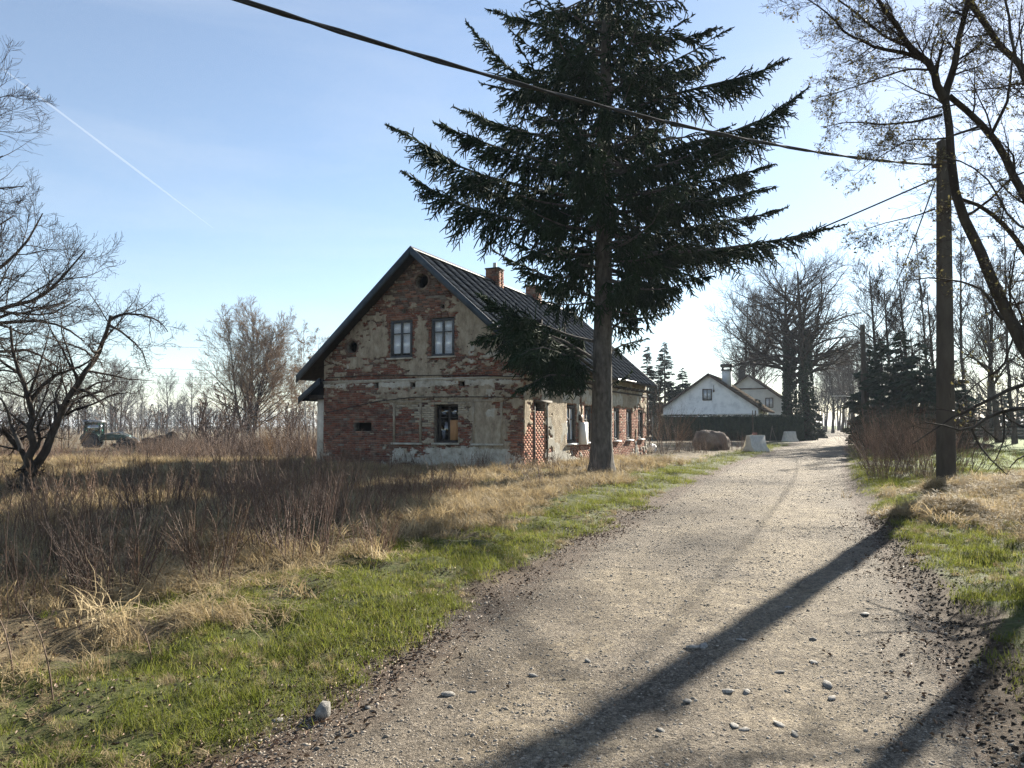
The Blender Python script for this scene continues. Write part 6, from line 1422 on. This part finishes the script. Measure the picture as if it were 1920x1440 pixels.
# leaves, mostly along the left lane edge
dfl = lambda x, y: np.where(dists(x, y)[0] > -.5, np.exp(-((dists(x, y)[0] - .05) / .42) ** 2) * .95 + .42 * sm(dists(x, y)[0], 0, 1), np.where(dists(x, y)[1] > -.5, .25 * np.exp(-((dists(x, y)[1]) / .8) ** 2), 0.004))
x, y = samp(r, 110000, -5, 9, 2.6, 15, lambda x, y: dfl(x, y) * (.3 + .7 * pat(x * 2, y * 2, 99))); go('dead_leaves', 'dry curled leaves strewn along the lane edges', c_leaf, x, y, 4, .28, .72, .4, .008, (.7, 1.3), r, True)
# gravel on the lane, coarser where the wheels do not run
tpos = lambda x, y: (x - edge_l(y)) / (edge_r(y) - edge_l(y))
dpb = lambda x, y: np.where((tpos(x, y) > -.03) & (tpos(x, y) < 1.04), .35 + .65 * sm(fbm(x * .9, y * .6, 4, 111), -.3, .5), 0)
X_, Y_, S_ = [], [], []
for (n, x0, x1, y0, y1, s0) in [(150000, -3.2, 4.2, 2.4, 6.5, .0105), (70000, -1.6, 6.5, 6.5, 12, .0135), (20000, 0, 12, 12, 24, .022), (3000, 5, 22, 24, 48, .04)]:
    x, y = samp(r, n, x0, x1, y0, y1, dpb); X_.append(x); Y_.append(y); S_.append(s0 * np.exp(np.minimum(r.normal(size=len(x)), 2.3) * .48))
go('gravel', 'loose grey gravel over the lane', c_peb, np.concatenate(X_), np.concatenate(Y_), 6, np.concatenate(S_), None, .3, -.0015, (.8, 1.1), r, True)
# torn dark earth along the right lane edge
x, y = samp(r, 30000, 1.4, 7, 2.6, 13, lambda x, y: np.exp(-((dists(x, y)[1] - .10) / .20) ** 2) * .85); go('earth_clods', 'torn dark earth clods along the right lane edge', c_clod, x, y, 4, .008, .042, .5, .0, (.7, 1.1), r, True)

# ------------------------------------------------------------------ single stones on the lane
stone_px = [(605, 1346, .115, 'dark angular stone standing at the left lane edge, largest of all'), (520, 1356, .06, 'flat dark stone just left of the standing stone'), (842, 1310, .075, 'dark flat stone in the middle of the near lane'), (884, 1302, .05, 'small dark chip beside the flat middle stone'), (1622, 1156, .10, 'pale flat stone right of the pole shadow, broadest pale one'),
    (1525, 1240, .07, 'pale stone flake near the lower right lane'), (1462, 1260, .07, 'pale sharp flake in the lower lane'), (1552, 1285, .08, 'pale rounded stone near the lower right lane'), (1560, 1308, .07, 'pale flat stone below the rounded pale stone'), (1392, 1204, .07, 'grey flake on the edge of the pole shadow'),
    (1376, 1366, .06, 'pale wedge stone low on the lane'), (1395, 1372, .06, 'pale splinter beside the wedge stone'), (1290, 1322, .07, 'long pale flake left of the pole shadow end'), (1365, 1300, .06, 'grey chip in the lower lane'), (1400, 1300, .065, 'pale chip close to the grey chip'), (1296, 1220, .09, 'flat stone lying in the pole shadow'),
    (1318, 1218, .08, 'narrow stone lying in the pole shadow'), (1524, 1196, .06, 'pale thin flake above the rounded stone'), (1460, 1360, .07, 'white flake at the bottom of the lane'), (1490, 1380, .06, 'small white flake at the bottom of the lane'), (1000, 1270, .055, 'grey chip on the left wheel track'), (690, 1335, .05, 'small dark stone right of the standing stone'),
    (1102, 1246, .05, 'grey chip above the sandy patch'), (1476, 1140, .06, 'thin stone just under the pole shadow'), (1240, 1380, .05, 'dark chip left of the long shadow')]
for k, (px, py, s, lab) in enumerate(stone_px):
    q = ray(px, py); t_ = -EYE / q[2]; x, y = q[0] * t_, q[1] * t_; z = float(top_z(np.array([x]), np.array([y]))[0])
    rr = np.random.RandomState(600 + k); hgt = s * (.9 if k == 0 else rr.uniform(.22, .4)); me = pebble_mesh(700 + k, 1.0); me.name = 'stone'; me.materials.clear(); me.materials.append(M['stone'])
    o = obj('stone', me, None, (x, y, z + hgt * .22), (rr.uniform(-.2, .2), rr.uniform(-.2, .2), rr.uniform(0, 6.28))); o.scale = (s * 1.35, s * 1.15, hgt * 1.5); tag(o, lab, 'stone', 'stones lying on the gravel lane')

# ------------------------------------------------------------------ single shrubs
def shrub(label, seed, x, y, h, n, spread, group, mt='stalk', lean=.3, side=9, rr=.006, z=None, name='bare_shrub', cat='shrub'):
    r = np.random.RandomState(seed); t = thing(name, label, cat, (x, y, float(ground_z(np.array([x]), np.array([y]))[0]) if z is None else z), 0, group)
    stalks(r, n, spread, h * .55, h, rr, side, mt, lean).build('stems', M[mt], t); return t
def gpx(px, py): q = ray(px, py); t_ = -EYE / q[2]; return q[0] * t_, q[1] * t_
G = 'dead shrubs on the near left field'
for k, (px, py, h, n, sp, lab) in enumerate([(208, 1125, .85, 26, .28, 'dense brown twiggy shrub close to the lower left corner'), (395, 1108, .75, 12, .14, 'slim upright dead shrub right of the dense corner shrub'), (552, 1052, 1.15, 34, .45, 'big reddish brown shrub in the middle of the near field'), (655, 1000, .8, 18, .3, 'low pale twigged shrub before the house gable'), (440, 985, .9, 20, .35, 'brown shrub at the edge of the house shadow'), (300, 985, .95, 26, .45, 'dark shrub deep in the shadowed field'),
    (700, 1050, .5, 12, .2, 'small branched shrub near the green verge'), (130, 1040, .8, 24, .4, 'dark twiggy shrub at the left border'), (760, 960, .75, 16, .3, 'thin stalky shrub under the corner of the gable'), (850, 935, .7, 16, .3, 'stalky shrub before the bricked up window'), (620, 935, 1.0, 22, .4, 'leggy shrub below the small dark gable opening'), (480, 925, 1.1, 24, .5, 'tall dark shrub left of the lean-to')]):
    x, y = gpx(px, py); shrub(lab, 300 + k, x, y, h * 1.25, int(n * 2.1), sp * 1.15, G, 'twig_red' if k in (0, 2, 4, 5) else 'stalk', .4, 9, .0058)
for k, (px, py, L_, lab) in enumerate([(100, 1316, .62, 'curved bare twig sticking out of the grass at the lower left'), (285, 1252, .32, 'short forked twig in the green verge'), (25, 1290, .5, 'bare leaning twig at the left border')]):
    x, y = gpx(px, py); r = np.random.RandomState(k + 5); t = thing('bare_twig', lab, 'twig', (x, y, float(ground_z(np.array([x]), np.array([y]))[0])), 0, 'lone twigs in the verge')
    P = np.array([[0, 0, -.03], [-.05, 0, .3], [-.16, .02, .62], [-.34, .03, .9]]) * L_; P = resample(P, 9); R = np.linspace(.006, .002, 9); g = MB(); g.tubes(P[None], R[None], 5); C, CR = kids(r, P[None], R[None], 5, .3, .95, .6, .3, .6, 3, .1); g.tubes(C, CR, 3); g.build('stem', M['stalk'], t)
G = 'bare shrubs in the thicket along the right lane edge'
labs = ['nearest shrub of the lane thicket, beside the concrete pole', 'reddish shrub second from the pole in the lane thicket', 'dense shrub in the front of the lane thicket', 'silvery twigged shrub in the middle of the lane thicket', 'tall shrub behind the silvery one in the lane thicket', 'leaning shrub at the lane side of the thicket', 'broad shrub half way along the thicket', 'grey shrub past the middle of the thicket', 'far shrub of the thicket before the second pole', 'farthest shrub of the thicket at the second pole', 'shrub in the back row, right behind the near pole', 'shrub in the back row beside the dark conifers', 'brown shrub between the pole and the meadow', 'dark low shrub at the start of the thicket lane side']
sp_ = [(11.0, 19.9), (10.4, 21.2), (11.6, 21.6), (11.5, 23.2), (12.8, 24.0), (12.2, 25.5), (13.8, 26.8), (14.6, 29.0), (16.2, 32.5), (18.2, 37.0), (13.0, 22.2), (15.2, 25.5), (13.9, 20.4), (9.9, 20.2)]
for k, (x, y) in enumerate(sp_): shrub(labs[k], 400 + k, x, y, [1.9, 2.0, 2.1, 2.3, 2.4, 2.3, 2.5, 2.6, 2.7, 2.8, 2.2, 2.4, 1.4, 1.2][k], [42, 44, 46, 46, 46, 42, 42, 40, 36, 36, 40, 40, 24, 24][k], .55, G, ['stalk', 'twig_red', 'twig'][k % 3], .5, 10, .006)
G = 'bare saplings at the far corner of the brick house'
for k, (px, D, h, lab) in enumerate([(1228, 42, 4.2, 'tallest bare sapling leaning off the far house corner'), (1246, 40, 3.2, 'bare sapling just past the far house corner'), (1262, 43, 2.8, 'bushy sapling between the house corner and the boulder'), (1206, 41.0, 3.6, 'climbing bare stems against the far end of the side wall'), (1290, 45, 1.7, 'low brown brush left of the boulder'), (1375, 46, 1.3, 'low brown brush between the boulder and the nearer barrier'), (1310, 42, 1.1, 'tawny brush in front of the boulder')]):
    shrub(lab, 450 + k, gxy(px, D), D, h, [16, 16, 26, 12, 36, 34, 30][k], [.4, .4, .5, .4, .8, .9, .9][k], G, 'twig_red' if k % 2 else 'stalk', .6, 10, .009)
G = 'brown bushes on the far left field'
for k, (px, D, h, lab) in enumerate([(430, 46, 3.0, 'reddish bush below the golden willow, left one'), (500, 44, 3.2, 'reddish bush below the golden willow, right one'), (545, 40, 2.8, 'tawny bush left of the lean-to wall'), (580, 38, 3.0, 'tawny bush right against the lean-to wall'), (350, 60, 2.6, 'brown bush right of the long dirt heap'), (120, 58, 3.2, 'brown bush between the fruit tree and the tractor'), (60, 55, 2.8, 'brown bush behind the fruit tree trunk'), (400, 56, 2.6, 'brown bush under the willow edge'), (20, 50, 2.8, 'brown bush at the left border'), (560, 56, 3.8, 'tall pale bush behind the lean-to roof')]):
    shrub(lab, 480 + k, gxy(px, D), D, h, 44, 1.0, G, ['twig_red', 'stalk', 'twig_gold'][k % 3], .42, 10, .010, -.6 if D > 42 else None)
